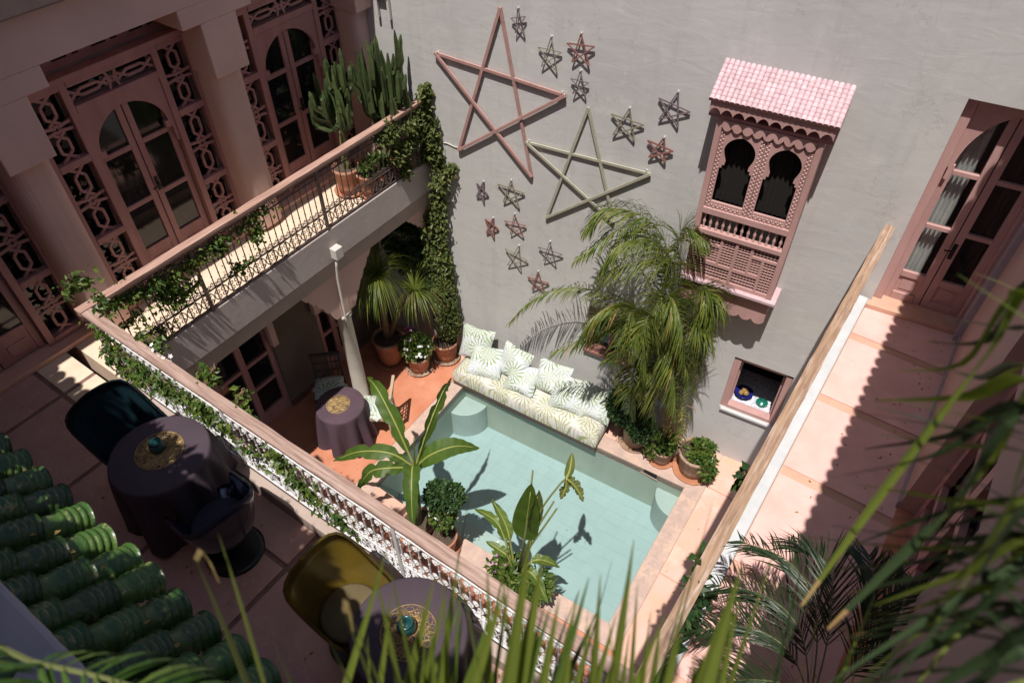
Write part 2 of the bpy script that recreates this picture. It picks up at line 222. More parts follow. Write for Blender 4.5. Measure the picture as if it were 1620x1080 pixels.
# ------------------------------------------------------------------ mesh helpers
def V(*a): return Vector(a)
MW = {}
def link(name, data, world, parent=None):
    o = bpy.data.objects.new(name, data); COL.objects.link(o)
    if parent is not None:
        o.parent = parent; o.matrix_parent_inverse = MW[parent.name].inverted()
    o.matrix_basis = world; MW[o.name] = world.copy(); return o
def tag(o, label=None, cat=None, group=None, kind=None):
    if label: o['label'] = label
    if cat: o['category'] = cat
    if group: o['group'] = group
    if kind: o['kind'] = kind
    return o
def thing(name, loc, label, cat, group=None):
    o = link(name, None, Matrix.Translation(Vector(loc))); o.empty_display_size = .1
    return tag(o, label, cat, group)
class MB:
    def __init__(s): s.v = []; s.f = []; s.mi = []
    def add(s, vs, fs, mi=0):
        n = len(s.v); s.v += [tuple(p) for p in vs]; s.f += [tuple(i + n for i in f) for f in fs]; s.mi += [mi] * len(fs); return s
    def hexa(s, p, mi=0):   # 8 corners: bottom 4 (ccw), top 4
        return s.add(p, [(3, 2, 1, 0), (4, 5, 6, 7), (0, 1, 5, 4), (1, 2, 6, 5), (2, 3, 7, 6), (3, 0, 4, 7)], mi)
    def box(s, a, b, mi=0):
        x0, y0, z0 = a; x1, y1, z1 = b
        return s.hexa([(x0, y0, z0), (x1, y0, z0), (x1, y1, z0), (x0, y1, z0), (x0, y0, z1), (x1, y0, z1), (x1, y1, z1), (x0, y1, z1)], mi)
    def bar(s, p0, p1, w, h, up=(0, 0, 1), mi=0):
        p0 = Vector(p0); p1 = Vector(p1); d = (p1 - p0).normalized(); up = Vector(up)
        sd = d.cross(up)
        if sd.length < 1e-4: sd = d.cross(Vector((1, 0, 0)))
        sd.normalize(); u = sd.cross(d); a = sd * (w / 2); c = u * (h / 2)
        return s.hexa([p0 - a - c, p0 + a - c, p1 + a - c, p1 - a - c, p0 - a + c, p0 + a + c, p1 + a + c, p1 - a + c], mi)
    def tube(s, path, r, n=6, mi=0, caps=True):
        path = [Vector(p) for p in path]; rs = r if isinstance(r, (list, tuple)) else [r] * len(path)
        base = len(s.v); prev = None
        for i, p in enumerate(path):
            d = (path[min(i + 1, len(path) - 1)] - path[max(i - 1, 0)]); d = d.normalized() if d.length > 1e-9 else Vector((0, 0, 1))
            if prev is None: a = d.cross(Vector((0, 0, 1))); a = a if a.length > .05 else d.cross(Vector((1, 0, 0)))
            else: a = prev - d * prev.dot(d)
            a.normalize(); prev = a; b = d.cross(a)
            for k in range(n):
                t = 2 * math.pi * k / n; s.v.append(tuple(p + (a * math.cos(t) + b * math.sin(t)) * rs[i]))
        for i in range(len(path) - 1):
            for k in range(n):
                q = (k + 1) % n; s.f.append((base + i * n + k, base + i * n + q, base + (i + 1) * n + q, base + (i + 1) * n + k)); s.mi.append(mi)
        if caps:
            s.f.append(tuple(base + k for k in range(n))[::-1]); s.mi.append(mi)
            e = base + (len(path) - 1) * n; s.f.append(tuple(e + k for k in range(n))); s.mi.append(mi)
        return s
    def lathe(s, prof, c=(0, 0, 0), n=24, mi=0, wob=None):
        base = len(s.v)
        for r, z in prof:
            for k in range(n):
                t = 2 * math.pi * k / n; q = r * (wob(t, z) if wob else 1); s.v.append((c[0] + q * math.cos(t), c[1] + q * math.sin(t), c[2] + z))
        for i in range(len(prof) - 1):
            for k in range(n):
                q = (k + 1) % n; s.f.append((base + i * n + k, base + i * n + q, base + (i + 1) * n + q, base + (i + 1) * n + k)); s.mi.append(mi)
        return s
    def disc(s, c, r, n=24, mi=0):
        base = len(s.v); s.v += [(c[0] + r * math.cos(2 * math.pi * k / n), c[1] + r * math.sin(2 * math.pi * k / n), c[2]) for k in range(n)]
        s.f.append(tuple(range(base, base + n))); s.mi.append(mi); return s
    def poly(s, pts, nrm, mi=0):     # prism: outline extruded along nrm
        n = len(pts); nrm = Vector(nrm); base = len(s.v)
        s.v += [tuple(p) for p in pts] + [tuple(Vector(p) + nrm) for p in pts]
        s.f.append(tuple(base + i for i in range(n))[::-1]); s.f.append(tuple(base + n + i for i in range(n)))
        s.mi += [mi, mi]
        for i in range(n):
            j = (i + 1) % n; s.f.append((base + i, base + j, base + n + j, base + n + i)); s.mi.append(mi)
        return s
    def mesh(s, name, mats, smooth=False, origin=None):
        o = Vector(origin) if origin is not None else None
        if o is None:
            xs = [p[0] for p in s.v]; ys = [p[1] for p in s.v]; zs = [p[2] for p in s.v]
            o = Vector(((min(xs) + max(xs)) / 2, (min(ys) + max(ys)) / 2, min(zs)))
        me = bpy.data.meshes.new(name); me.from_pydata([(p[0] - o.x, p[1] - o.y, p[2] - o.z) for p in s.v], [], s.f)
        for m_ in (mats if isinstance(mats, (list, tuple)) else [mats]): me.materials.append(M[m_])
        if any(s.mi): me.polygons.foreach_set('material_index', s.mi)
        if smooth: me.polygons.foreach_set('use_smooth', [True] * len(s.f))
        return me, o
    def obj(s, name, mats, parent=None, smooth=False, bevel=0.0):
        me, o = s.mesh(name, mats, smooth)
        ob = link(name, me, Matrix.Translation(o), parent)
        if bevel:
            md = ob.modifiers.new('bevel', 'BEVEL'); md.width = bevel; md.segments = 2; md.limit_method = 'ANGLE'
        return ob
def inst(name, me, world, parent=None): return link(name, me, world, parent)
def smooth_by_angle(ob): pass
# wall frame of the star wall (it stands 6 degrees askew)
WB = V(-5.5969, 6.1179, 0); WU = V(.99392, .11012, 0); WN = V(.11012, -.99392, 0)
def WP(s, z, p=0.0): q = WB + WU * s + WN * p; return V(q.x, q.y, z)
class Frame:     # u along, z up, d out of the plane
    def __init__(s, o, u, n): s.o = Vector(o); s.u = Vector(u); s.n = Vector(n)
    def p(s, u, z, d): q = s.o + s.u * u + s.n * d; return V(q.x, q.y, q.z + z)
    def box(s, mb, u0, u1, z0, z1, d0, d1, mi=0):
        return mb.hexa([s.p(u0, z0, d1), s.p(u1, z0, d1), s.p(u1, z0, d0), s.p(u0, z0, d0), s.p(u0, z1, d1), s.p(u1, z1, d1), s.p(u1, z1, d0), s.p(u0, z1, d0)], mi)
    def cutplate(s, mb, u0, u1, zs, uc, hw, d0, d1, mi=0):   # plate with an opening of half width hw(z) about uc
        for a, b in zip(zs[:-1], zs[1:]):
            ha, hb = hw(a + 1e-6), hw(b - 1e-6)
            if ha <= 0 and hb <= 0: s.box(mb, u0, u1, a, b, d0, d1, mi); continue
            for sg in (-1, 1):
                e = u0 if sg < 0 else u1
                q = [(e, a), (uc + sg * ha, a), (uc + sg * hb, b), (e, b)]
                if sg > 0: q = q[::-1]
                mb.poly([s.p(x, z, d0) for x, z in q], s.n * (d1 - d0), mi)
    def seg(s, mb, a, b, w, d0, d1, mi=0): # flat strip between two (u,z) points
        ax, az = a; bx, bz = b; L_ = math.hypot(bx - ax, bz - az) or 1; nx, nz = -(bz - az) / L_ * w / 2, (bx - ax) / L_ * w / 2
        mb.poly([s.p(ax - nx, az - nz, d0), s.p(bx - nx, bz - nz, d0), s.p(bx + nx, bz + nz, d0), s.p(ax + nx, az + nz, d0)], s.n * (d1 - d0), mi)
rng = random.Random(7)
WF = Frame(WB, WU, WN)
LF = Frame((-6.2, 0, 0), (0, 1, 0), (1, 0, 0))      # left facade plane: u = y, d = x + 6.2
# ------------------------------------------------------------------ setting: ground, floors, pool
g = MB(); g.box((-40, -40, -1.6), (40, 40, -1.5)); tag(g.obj('ground', 'soil'), kind='structure')
P_BL, P_BR, P_FR, P_FL = (-4.81, 5.57), (-1.18, 5.82), (-1.10, 3.575), (-4.72, 3.40)
C_BL, C_BR, C_FR, C_FL = (-5.02, 5.80), (-.94, 6.06), (-.86, 3.32), (-4.95, 3.14)
def prism(mb, pts, z0, z1, mi=0): return mb.poly([(x, y, z0) for x, y in pts], (0, 0, z1 - z0), mi)
X0, X1, Y0, Y1 = -7.0, 1.6, -1.0, 7.6
fl = MB()
for q in ([(X0, Y0), (X1, Y0), C_FR, C_FL], [C_BL, C_BR, (X1, Y1), (X0, Y1)], [(X0, Y0), C_FL, C_BL, (X0, Y1)], [(X1, Y0), (X1, Y1), C_BR, C_FR]):
    prism(fl, q, -.12, -.014)
floor = tag(fl.obj('courtyard_floor', 'walk_joint'), kind='structure')
def slab(pts, z0, z1, m_, parent, name='slab'):
    mb = MB(); prism(mb, pts, z0, z1); return mb.obj(name, m_, parent)
slab([(-7, -1), (X1, -1), (C_FR[0], C_FR[1] - .008), (C_FL[0], C_FL[1] - .008)], -.013, 0, 'terracotta_floor', floor)
slab([(-7, -.99), (C_FL[0] - .008, C_FL[1]), (C_BL[0] - .008, C_BL[1]), (-7, 7.5)], -.013, 0, 'terracotta_floor', floor)
slab([(-6.98, 7.55), (C_BL[0], C_BL[1] + .008), (C_BR[0] - .02, C_BR[1] + .008), (-.96, 7.55)], -.013, 0, 'peach_floor', floor)
e = 0.0
ys = [-.9, 1.6, 3.0, 4.5, 6.02, 7.55]
def cx(y): return C_FR[0] + (C_BR[0] - C_FR[0]) * (y - C_FR[1]) / (C_BR[1] - C_FR[1]) + .008
for a, b in zip(ys[:-1], ys[1:]):
    if b < 3.2: continue
    slab([(cx(max(a, 3.33)), max(a, 3.33) + .012), (X1, max(a, 3.33) + .012), (X1, b - .012), (cx(b), b - .012)], -.013, 0, 'peach_floor', floor)
# pool
pool = MB(); zf = -.80
for a, b in ((P_BL, P_BR), (P_BR, P_FR), (P_FR, P_FL), (P_FL, P_BL)):
    pool.add([(a[0], a[1], zf - .02), (b[0], b[1], zf - .02), (b[0], b[1], -.02), (a[0], a[1], -.02)], [(0, 1, 2, 3)])
prism(pool, [P_FL, P_FR, P_BR, P_BL], zf - .1, zf - .003, 1)
basin = tag(pool.obj('pool', ['pool_wall', 'pool_grout']), kind='structure')
def pmap(u, v):
    a = [P_FL[i] * (1 - u) + P_FR[i] * u for i in (0, 1)]; b = [P_BL[i] * (1 - u) + P_BR[i] * u for i in (0, 1)]
    return (a[0] * (1 - v) + b[0] * v, a[1] * (1 - v) + b[1] * v)
NU, NV = 24, 12
for i in range(NU):
    for j in range(NV):
        gu, gv = .014, .014
        slab([pmap((i + gu) / NU, (j + gv) / NV), pmap((i + 1 - gu) / NU, (j + gv) / NV), pmap((i + 1 - gu) / NU, (j + 1 - gv) / NV), pmap((i + gu) / NU, (j + 1 - gv) / NV)],
             zf - .0025, zf + rng.uniform(-.0006, .0006), 'pool_tile', basin, 'tile')
for a, b, c, d in ((P_BL, P_BR, C_BR, C_BL), (P_BR, P_FR, C_FR, C_BR), (P_FR, P_FL, C_FL, C_FR), (P_FL, P_BL, C_BL, C_FL)):
    mb = MB(); prism(mb, [a, b, c, d], -.13, .012); mb.obj('coping', 'coping_stone', basin, bevel=.008)
# inlaid triangles along the right coping
mt = MB()
for k in range(17):
    t0, t1 = (k + .08) / 17, (k + .92) / 17; t = (t0 + t1) / 2
    f = lambda t, o: ((P_FR[0] + (P_BR[0] - P_FR[0]) * t) + o, P_FR[1] + (P_BR[1] - P_FR[1]) * t)
    prism(mt, [f(t0, .05), f(t0, .16), f(t1, .105)], .0125, .0145)
tag(mt.obj('inlay', 'coping_motif', basin), kind='stuff')
def quarter(c, r, a0, a1, z0, z1, n=10):
    return [(c[0], c[1])] + [(c[0] + r * math.cos(math.radians(a0 + (a1 - a0) * k / n)), c[1] + r * math.sin(math.radians(a0 + (a1 - a0) * k / n))) for k in range(n + 1)]
for c, r, a0, a1 in ((P_BL, .40, -88, 4), (P_BR, .36, 184, 272)):
    mb = MB(); prism(mb, quarter(c, r, a0, a1, 0, 0), zf, -.26); mb.obj('seat_step', 'pool_step', basin, bevel=.012)
mb = MB(); prism(mb, [(-4.2, 3.43), (-2.75, 3.50), (-2.8, 3.95), (-4.15, 3.86)], zf, -.45); mb.obj('entry_step', 'pool_step', basin, bevel=.012)
for t in (.16, .86):
    x, y = P_BL[0] + (P_BR[0] - P_BL[0]) * t, P_BL[1] + (P_BR[1] - P_BL[1]) * t
    mb = MB(); mb.box((x - .11, y - .006, -.07), (x + .11, y + .018, -.004)); mb.obj('skimmer', 'interior_dark', basin)
    mb = MB(); mb.box((x - .13, y - .016, -.10), (x + .13, y - .0085, -.085)); mb.obj('skimmer_lip', 'coping_stone', basin)
wt = MB(); wt.add([(p[0], p[1], -.125) for p in (P_FL, P_FR, P_BR, P_BL)], [(0, 1, 2, 3)]); tag(wt.obj('water', 'water'), kind='structure')
# ------------------------------------------------------------------ star wall with its openings
wall = thing('courtyard_wall', WP(2.5, 0, -.2), 'tall grey plastered wall hung with wooden stars behind the pool', 'wall')
def wbox(s0, s1, z0, z1, p0=-.4, p1=0.0):
    mb = MB(); WF.box(mb, s0, s1, z0, z1, p0, p1); return mb
ops = [(2.42, 3.10, 1.13, 1.93), (4.41, 5.14, .98, 1.945), (5.54, 6.44, 3.34, 5.66)]
mb = MB(); sb = [-1.6, 2.42, 3.10, 4.41, 5.14, 5.54, 6.44, 9.5]
for a, b in zip(sb[:-1], sb[1:]):
    hole = [(z0, z1) for s0, s1, z0, z1 in ops if s0 <= a + 1e-6 and s1 >= b - 1e-6]
    z = -.1
    for z0, z1 in hole: WF.box(mb, a, b, z, z0, -.4, 0); z = z1
    WF.box(mb, a, b, z, 8.9, -.4, 0)
mb.obj('plaster_wall', 'grey_plaster', wall)
# small pass-through window
wi = MB()
for a in ((4.41, 4.50, .98, 1.90), (5.06, 5.14, .98, 1.90)): WF.box(wi, *a, -.12, -.02)
for a in ((4.455, 4.52, 1.05, 1.78), (5.03, 5.095, 1.05, 1.78)): WF.box(wi, *a, -.20, -.118)
WF.box(wi, 4.5, 5.06, .98, 1.045, -.13, -.015); WF.box(wi, 4.50, 5.06, 1.88, 1.945, -.12, -.03)
fr = wi.obj('window', 'pink_wood', wall, bevel=.006)
mb = wbox(4.43, 5.13, .94, .978, -.12, .035); mb.obj('sill', 'white_paint', fr, bevel=.005)
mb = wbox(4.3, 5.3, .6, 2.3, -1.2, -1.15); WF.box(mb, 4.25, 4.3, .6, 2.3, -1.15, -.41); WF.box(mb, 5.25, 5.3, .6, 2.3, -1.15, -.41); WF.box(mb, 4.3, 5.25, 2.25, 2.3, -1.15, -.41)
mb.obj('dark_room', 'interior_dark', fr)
mb = wbox(4.5, 5.05, .99, 1.04, -.75, -.131); mb.obj('counter', 'cloth_dotted', fr)
mb = wbox(4.62, 4.98, 1.42, 1.44, -.70, -.66); mb.obj('shelf_edge', 'dark_wood', fr)
# window behind the palm
wi = MB()
for a in ((2.42, 2.50, 1.13, 1.93), (3.02, 3.10, 1.13, 1.93)): WF.box(wi, *a, -.10, .01)
WF.box(wi, 2.5, 3.02, 1.13, 1.20, -.10, .012); WF.box(wi, 2.5, 3.02, 1.86, 1.93, -.10, .012); WF.box(wi, 2.735, 2.785, 1.2, 1.86, -.09, -.02)
fr2 = wi.obj('window', 'star_red', wall, bevel=.005)
for a in ((2.5, 2.735), (2.785, 3.02)):
    mb = wbox(a[0], a[1], 1.2, 1.86, -.075, -.07); mb.obj('pane', 'glass_dark', fr2)
mb = wbox(2.40, 3.12, 1.09, 1.128, -.05, .05); mb.obj('sill', 'star_red', fr2)
# ------------------------------------------------------------------ doors
def arch_hw(zs, zt, hw):      # slightly pointed arch springing at zs
    def f(z):
        if z <= zs: return hw
        if z >= zt: return 0.0
        t = (z - zs) / (zt - zs); return hw * (1 - t ** 2.1) ** .62
    return f
def zlist(*segs):
    out = []
    for a, b, n in segs: out += [a + (b - a) * k / n for k in range(n)]
    return out + [segs[-1][1]]
MOTIF = [((-.5, 1.), (0, .92)), ((.5, 1.), (0, .92)), ((0, .92), (.34, .86)), ((0, .92), (-.34, .86)), ((.34, .86), (.34, .68)), ((-.34, .86), (-.34, .68)), ((.34, .68), (0, .62)), ((-.34, .68), (0, .62)),
         ((0, .62), (.34, .56)), ((0, .62), (-.34, .56)), ((0, .56), (.24, .5)), ((0, .56), (-.24, .5)), ((.2, .535), (.95, .56)), ((-.2, .535), (-.95, .56))]
MOTIF = MOTIF + [((a[0], 1 - a[1]), (b[0], 1 - b[1])) for a, b in MOTIF]
def lattice(F, u0, u1, z0, z1, d, parent, m_, horiz=False):
    mb = MB(); uc, hu, zc, hz = (u0 + u1) / 2, (u1 - u0) / 2, (z0 + z1) / 2, (z1 - z0) / 2; w = .026
    for k, (a, b) in enumerate(MOTIF):
        if horiz: pa, pb = (u0 + a[1] * 2 * hu, zc + a[0] * hz), (u0 + b[1] * 2 * hu, zc + b[0] * hz)
        else: pa, pb = (uc + a[0] * hu, z0 + a[1] * 2 * hz), (uc + b[0] * hu, z0 + b[1] * 2 * hz)
        F.seg(mb, pa, pb, w, d + .0006 * (k % 7), d + .022 + .0006 * (k % 7))
    return mb.obj('lattice', m_, parent)
def gallery_door(F, uc, z0, parent, zt=5.66, d=-.40):
    """three-bay carved door: glazed arched leaves between two tall lattice panels, lattice over"""
    fb = MB(); b = lambda *a: F.box(fb, *a)
    L_ = uc - .85
    for a in (0, .36, 1.28, 1.64): b(L_ + a, L_ + a + (.07 if a in (.36, 1.28) else .06), z0, zt, d - .06, d + .03)
    for side in (.06, 1.35):
        for zz in (z0, 4.10, 4.91, zt - .07): b(L_ + side, L_ + side + (.30 if side < 1 else .29), zz, zz + .07, d - .05, d + .035)
    b(L_ + .43, L_ + 1.28, zt - .07, zt, d - .05, d + .036); b(L_ + .43, L_ + 1.28, 5.35, 5.42, d - .05, d + .032)
    b(L_ - .06, L_ + 1.76, zt, zt + .05, d - .05, d + .07)
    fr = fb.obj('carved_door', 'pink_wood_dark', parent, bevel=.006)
    for side in (.06, 1.35):
        w = .30 if side < 1 else .29
        for a, c in ((z0 + .07, 4.10), (4.17, 4.91), (4.98, zt - .07)):
            lattice(F, L_ + side, L_ + side + w, a, c, d - .02, fr, 'pink_wood_dark')
        mb = MB(); F.box(mb, L_ + side, L_ + side + w, z0 + .07, zt - .07, d - .11, d - .105); mb.obj('pane', 'glass_dark', fr)
    lattice(F, L_ + .43, L_ + 1.28, 5.42, zt - .07, d - .02, fr, 'pink_wood_dark', True)
    mb = MB(); F.box(mb, L_ + .43, L_ + 1.28, 5.42, zt - .07, d - .11, d - .105); mb.obj('pane', 'glass_dark', fr)
    # frieze board above; black plates paint the dark of its slots
    mb = MB(); F.box(mb, L_ - .05, L_ + 1.75, zt + .05, 6.02, d - .12, d - .10); mb.obj('frieze_board', 'pink_wood_dark', fr)
    mb = MB()
    for k in range(9):
        u = L_ + .08 + k * .19; wd = .14 if k % 2 == 0 else .06
        F.box(mb, u, u + wd, zt + .12, zt + .20, d - .099, d - .094)
    tag(mb.obj('painted_slot', 'interior_dark', fr), kind='stuff')
    # arched surround and leaves
    hw = arch_hw(4.93, 5.27, .37)
    def hw2(z): return .33 if 4.86 < z < 4.93 else hw(z)
    mb = MB(); F.cutplate(mb, L_ + .43, L_ + 1.28, zlist((4.70, 4.86, 1), (4.86, 4.93, 1), (4.93, 5.27, 12), (5.27, 5.35, 1)), uc, lambda z: .395 if z < 4.86 else hw2(z), d - .03, d + .012)
    mb.obj('arch_panel', 'pink_wood_dark', fr)
    for sg in (-1, 1):
        lf = MB()
        u_in, u_out = uc + sg * .006, uc + sg * .42
        bx = lambda a, c, z_0, z_1, d0=-.075, d1=-.035: F.box(lf, min(a, c), max(a, c), z_0, z_1, d + d0, d + d1)
        bx(u_in, uc + sg * .07, z0 + .01, 5.26); bx(uc + sg * .355, u_out, z0 + .01, 5.0)
        for zz, h in ((4.80, .05), (4.22, .05), (3.66, .08)): bx(uc + sg * .07, uc + sg * .355, zz, zz + h, -.074, -.034)
        bx(uc + sg * .07, uc + sg * .355, z0 + .01, 3.66, -.07, -.045); bx(uc + sg * .12, uc + sg * .31, z0 + .07, 3.60, -.05, -.036)
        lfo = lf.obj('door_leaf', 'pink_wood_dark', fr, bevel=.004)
        for z_0, z_1 in ((3.74, 4.22), (4.27, 4.80), (4.85, 5.27)):
            mb = MB(); F.box(mb, min(uc + sg * .07, uc + sg * .36), max(uc + sg * .07, uc + sg * .36), z_0, z_1, d - .062, d - .057); mb.obj('pane', 'glass_dark', fr)
    mb = MB(); mb.tube([F.p(uc + .04, 4.36, d - .03), F.p(uc + .04, 4.36, d + .02), F.p(uc - .05, 4.35, d + .02)], .009, 6); F.box(mb, uc + .02, uc + .06, 4.28, 4.44, d - .034, d - .03); mb.obj('handle', 'black_metal', fr)
    return fr
# ------------------------------------------------------------------ left building: gallery over an arcade
gal = thing('gallery_building', (-6.4, 3.6, 0), 'two storey gallery building with carved pink doors beside the pool', 'building')
mb = MB(); mb.box((-7.2, -1.5, 3.34), (-6.75, 6.6, 7.4)); mb.obj('wall', 'facade_plaster', gal)
mb = MB(); mb.box((-6.75, 1.56, 3.05), (-5.66, 6.25, 3.34)); mb.obj('balcony_floor', 'balcony_floor', gal)
mb = MB(); mb.box((-5.655, 1.56, 3.03), (-5.58, 6.12, 3.47)); mb.obj('fascia', 'fascia_plaster', gal, bevel=.01)
mb = MB(); mb.box((-5.92, .5, 2.80), (-5.615, 6.12, 3.045)); mb.obj('beam', 'taupe_plaster', gal, bevel=.012)
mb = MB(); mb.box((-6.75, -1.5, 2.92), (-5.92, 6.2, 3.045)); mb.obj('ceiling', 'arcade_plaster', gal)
mb = MB(); mb.box((-6.75, 0.0, 3.34), (-6.44, 6.15, 3.395)); mb.obj('threshold', 'peach_floor', gal, bevel=.008)
for yc in (-.11, 1.97, 4.05, 6.0):
    sh = MB(); n = 28; pts = []
    for k in range(n):
        t = 2 * math.pi * k / n; c, s = math.cos(t), math.sin(t); e_ = .55
        pts.append((-6.47 + .185 * math.copysign(abs(c) ** e_, c), yc + .185 * math.copysign(abs(s) ** e_, s)))
    prism(sh, pts, 3.395, 5.29); sh.obj('pillar', 'facade_plaster', gal, smooth=False)
    mb = MB(); mb.box((-6.70, yc - .205, 5.285), (-6.2, yc + .205, 5.82)); mb.obj('capital', 'facade_plaster', gal, bevel=.01)
    mb = MB(); mb.box((-6.68, yc - .40, 5.818), (-6.197, yc + .40, 6.0)); mb.obj('corbel', 'facade_plaster', gal, bevel=.01)
mb = MB(); mb.box((-6.66, -1.5, 5.998), (-6.194, 6.12, 6.42)); mb.obj('lintel', 'facade_plaster', gal, bevel=.008)
mb = MB(); mb.box((-6.9, -1.5, 6.40), (-6.08, 6.12, 6.95)); mb.obj('cornice', 'cornice_brown', gal, bevel=.02)
for uc in (.97, 3.05, 5.07): gallery_door(LF, uc, 3.395, gal)
# arcade below
gw = MB()
for y0, y1, z0, z1 in ((-1, 2.75, 0, 3.0), (2.75, 3.75, 2.15, 3.0), (3.75, 4.55, 0, 3.0), (4.55, 5.15, 2.15, 3.0), (5.15, 6.4, 0, 3.0)): gw.box((-7.0, y0, z0), (-6.7, y1, z1))
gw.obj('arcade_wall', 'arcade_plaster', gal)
mb = MB(); mb.box((-6.72, 3.75, 0), (-6.68, 4.55, .11)); mb.obj('skirting', 'dark_wood', gal)
for y0, y1 in ((2.75, 3.75), (4.55, 5.15)):
    db = MB()
    for a, b in ((y0, y0 + .08), (y1 - .08, y1), ((y0 + y1) / 2 - .045, (y0 + y1) / 2 + .045)): db.box((-6.83, a, 0), (-6.74, b, 2.15))
    for z in (0, .72, 1.2, 1.68, 2.06): db.box((-6.825, y0 + .08, z), (-6.75, y1 - .08, z + (.25 if z == 0 else .06)))
    d_ = db.obj('glazed_door', 'pink_wood_dark', gal)
    mb = MB(); mb.box((-6.80, y0 + .05, .1), (-6.79, y1 - .05, 2.1)); mb.obj('pane', 'glass_dark', d_)
for y0, y1 in ((3.70, 3.80), (4.48, 4.58)):
    mb = MB(); mb.box((-6.69, y0, 1.38), (-6.60, y1, 2.92)); mb.obj('console', 'facade_plaster', gal, bevel=.008)
col = MB(); cc = (-5.72, 4.30, 0)
col.lathe([(.0, 0), (.15, 0), (.15, .06), (.125, .09), (.108, .13), (.104, .9), (.096, 2.0), (.115, 2.03), (.12, 2.08), (0, 2.08)], cc, 24); col.obj('column', 'column_plaster', gal, smooth=True)
def scallop(y0, ydir, span, zlow, ztop, nsc=5):   # bracket outline in the y-z plane with a lobed lower edge
    pts = [(0, ztop), (0, zlow)]
    for k in range(nsc):
        t0, t1 = k / nsc, (k + 1) / nsc
        for j in range(0, 6):
            a = j / 5 * math.pi; t = t0 + (t1 - t0) * (1 - math.cos(a)) / 2
            base = zlow + (ztop - zlow) * (t ** .8)
            pts.append((.08 + (span - .08) * t, base - .045 * math.sin(a)))
    pts.append((span, ztop))
    return [(y0 + ydir * a, b) for a, b in pts]
for y0, yd, sp, zl in ((4.38, 1, .52, 2.1), (4.22, -1, .52, 2.1), (6.10, -1, .5, 2.32)):
    mb = MB(); mb.poly([(-5.83, y, z) for y, z in scallop(y0, yd, sp, zl, 2.802)], (.185, 0, 0)); mb.obj('arch_bracket', 'facade_plaster', gal)
mb = MB(); mb.box((-5.835, 4.215, 2.07), (-5.64, 4.385, 2.80)); mb.obj('capital_block', 'facade_plaster', gal, bevel=.012)
mb = MB(); mb.box((-5.575, 4.21, 3.10), (-5.475, 4.33, 3.25)); rh = mb.obj('rain_head', 'pipe_white', gal, bevel=.008)
mb = MB(); mb.tube([(-5.53, 4.25, 3.1), (-5.56, 4.245, 2.95), (-5.585, 4.24, 2.75), (-5.60, 4.235, 2.1), (-5.60, 4.23, 1.9)], .016, 8); mb.obj('drain_pipe', 'pipe_white', gal, smooth=True)
# ------------------------------------------------------------------ front terrace floor
tf = MB(); tf.box((-7.2, -1.8, 3.04), (-.30, 1.46, 3.326)); tf.box((-7.2, -1.8, 2.8), (-.30, 1.2, 3.039))
ter = tag(tf.obj('terrace_floor', 'terrace_joint'), kind='structure')
xs = [-7.2, -5.96, -4.98, -3.96, -2.92, -1.9, -.9, -.31]
for a, b in zip(xs[:-1], xs[1:]):
    for y0, y1 in ((-1.0, .10), (.10, 1.13), (1.13, 1.46)):
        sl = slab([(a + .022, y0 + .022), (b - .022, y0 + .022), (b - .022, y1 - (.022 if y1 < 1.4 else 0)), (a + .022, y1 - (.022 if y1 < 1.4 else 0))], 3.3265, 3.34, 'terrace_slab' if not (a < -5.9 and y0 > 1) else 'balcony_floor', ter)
mb = MB(); mb.box((-5.58, 1.465, 3.0), (-.31, 1.55, 3.47)); mb.obj('curb', 'taupe_plaster', ter, bevel=.01)
# ------------------------------------------------------------------ right walkway
wk = MB(); wk.box((-.299, -1.8, 3.04), (1.0, 7.0, 3.330)); walk = tag(wk.obj('walkway_floor', 'walk_joint'), kind='structure')
js = [-.5, 1.05, 2.08, 3.12, 4.19, 5.17, 6.15, 6.93]
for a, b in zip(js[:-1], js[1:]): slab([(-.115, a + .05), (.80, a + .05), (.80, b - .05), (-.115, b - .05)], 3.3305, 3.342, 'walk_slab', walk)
mb = MB(); mb.box((-.298, 1.56, 3.0), (-.12, 6.66, 3.47)); mb.obj('curb', 'white_paint', walk, bevel=.012)
mb = MB(); WF.box(mb, 5.50, 6.42, 3.343, 3.40, -.30, .075); mb.obj('threshold', 'walk_joint', walk, bevel=.006)
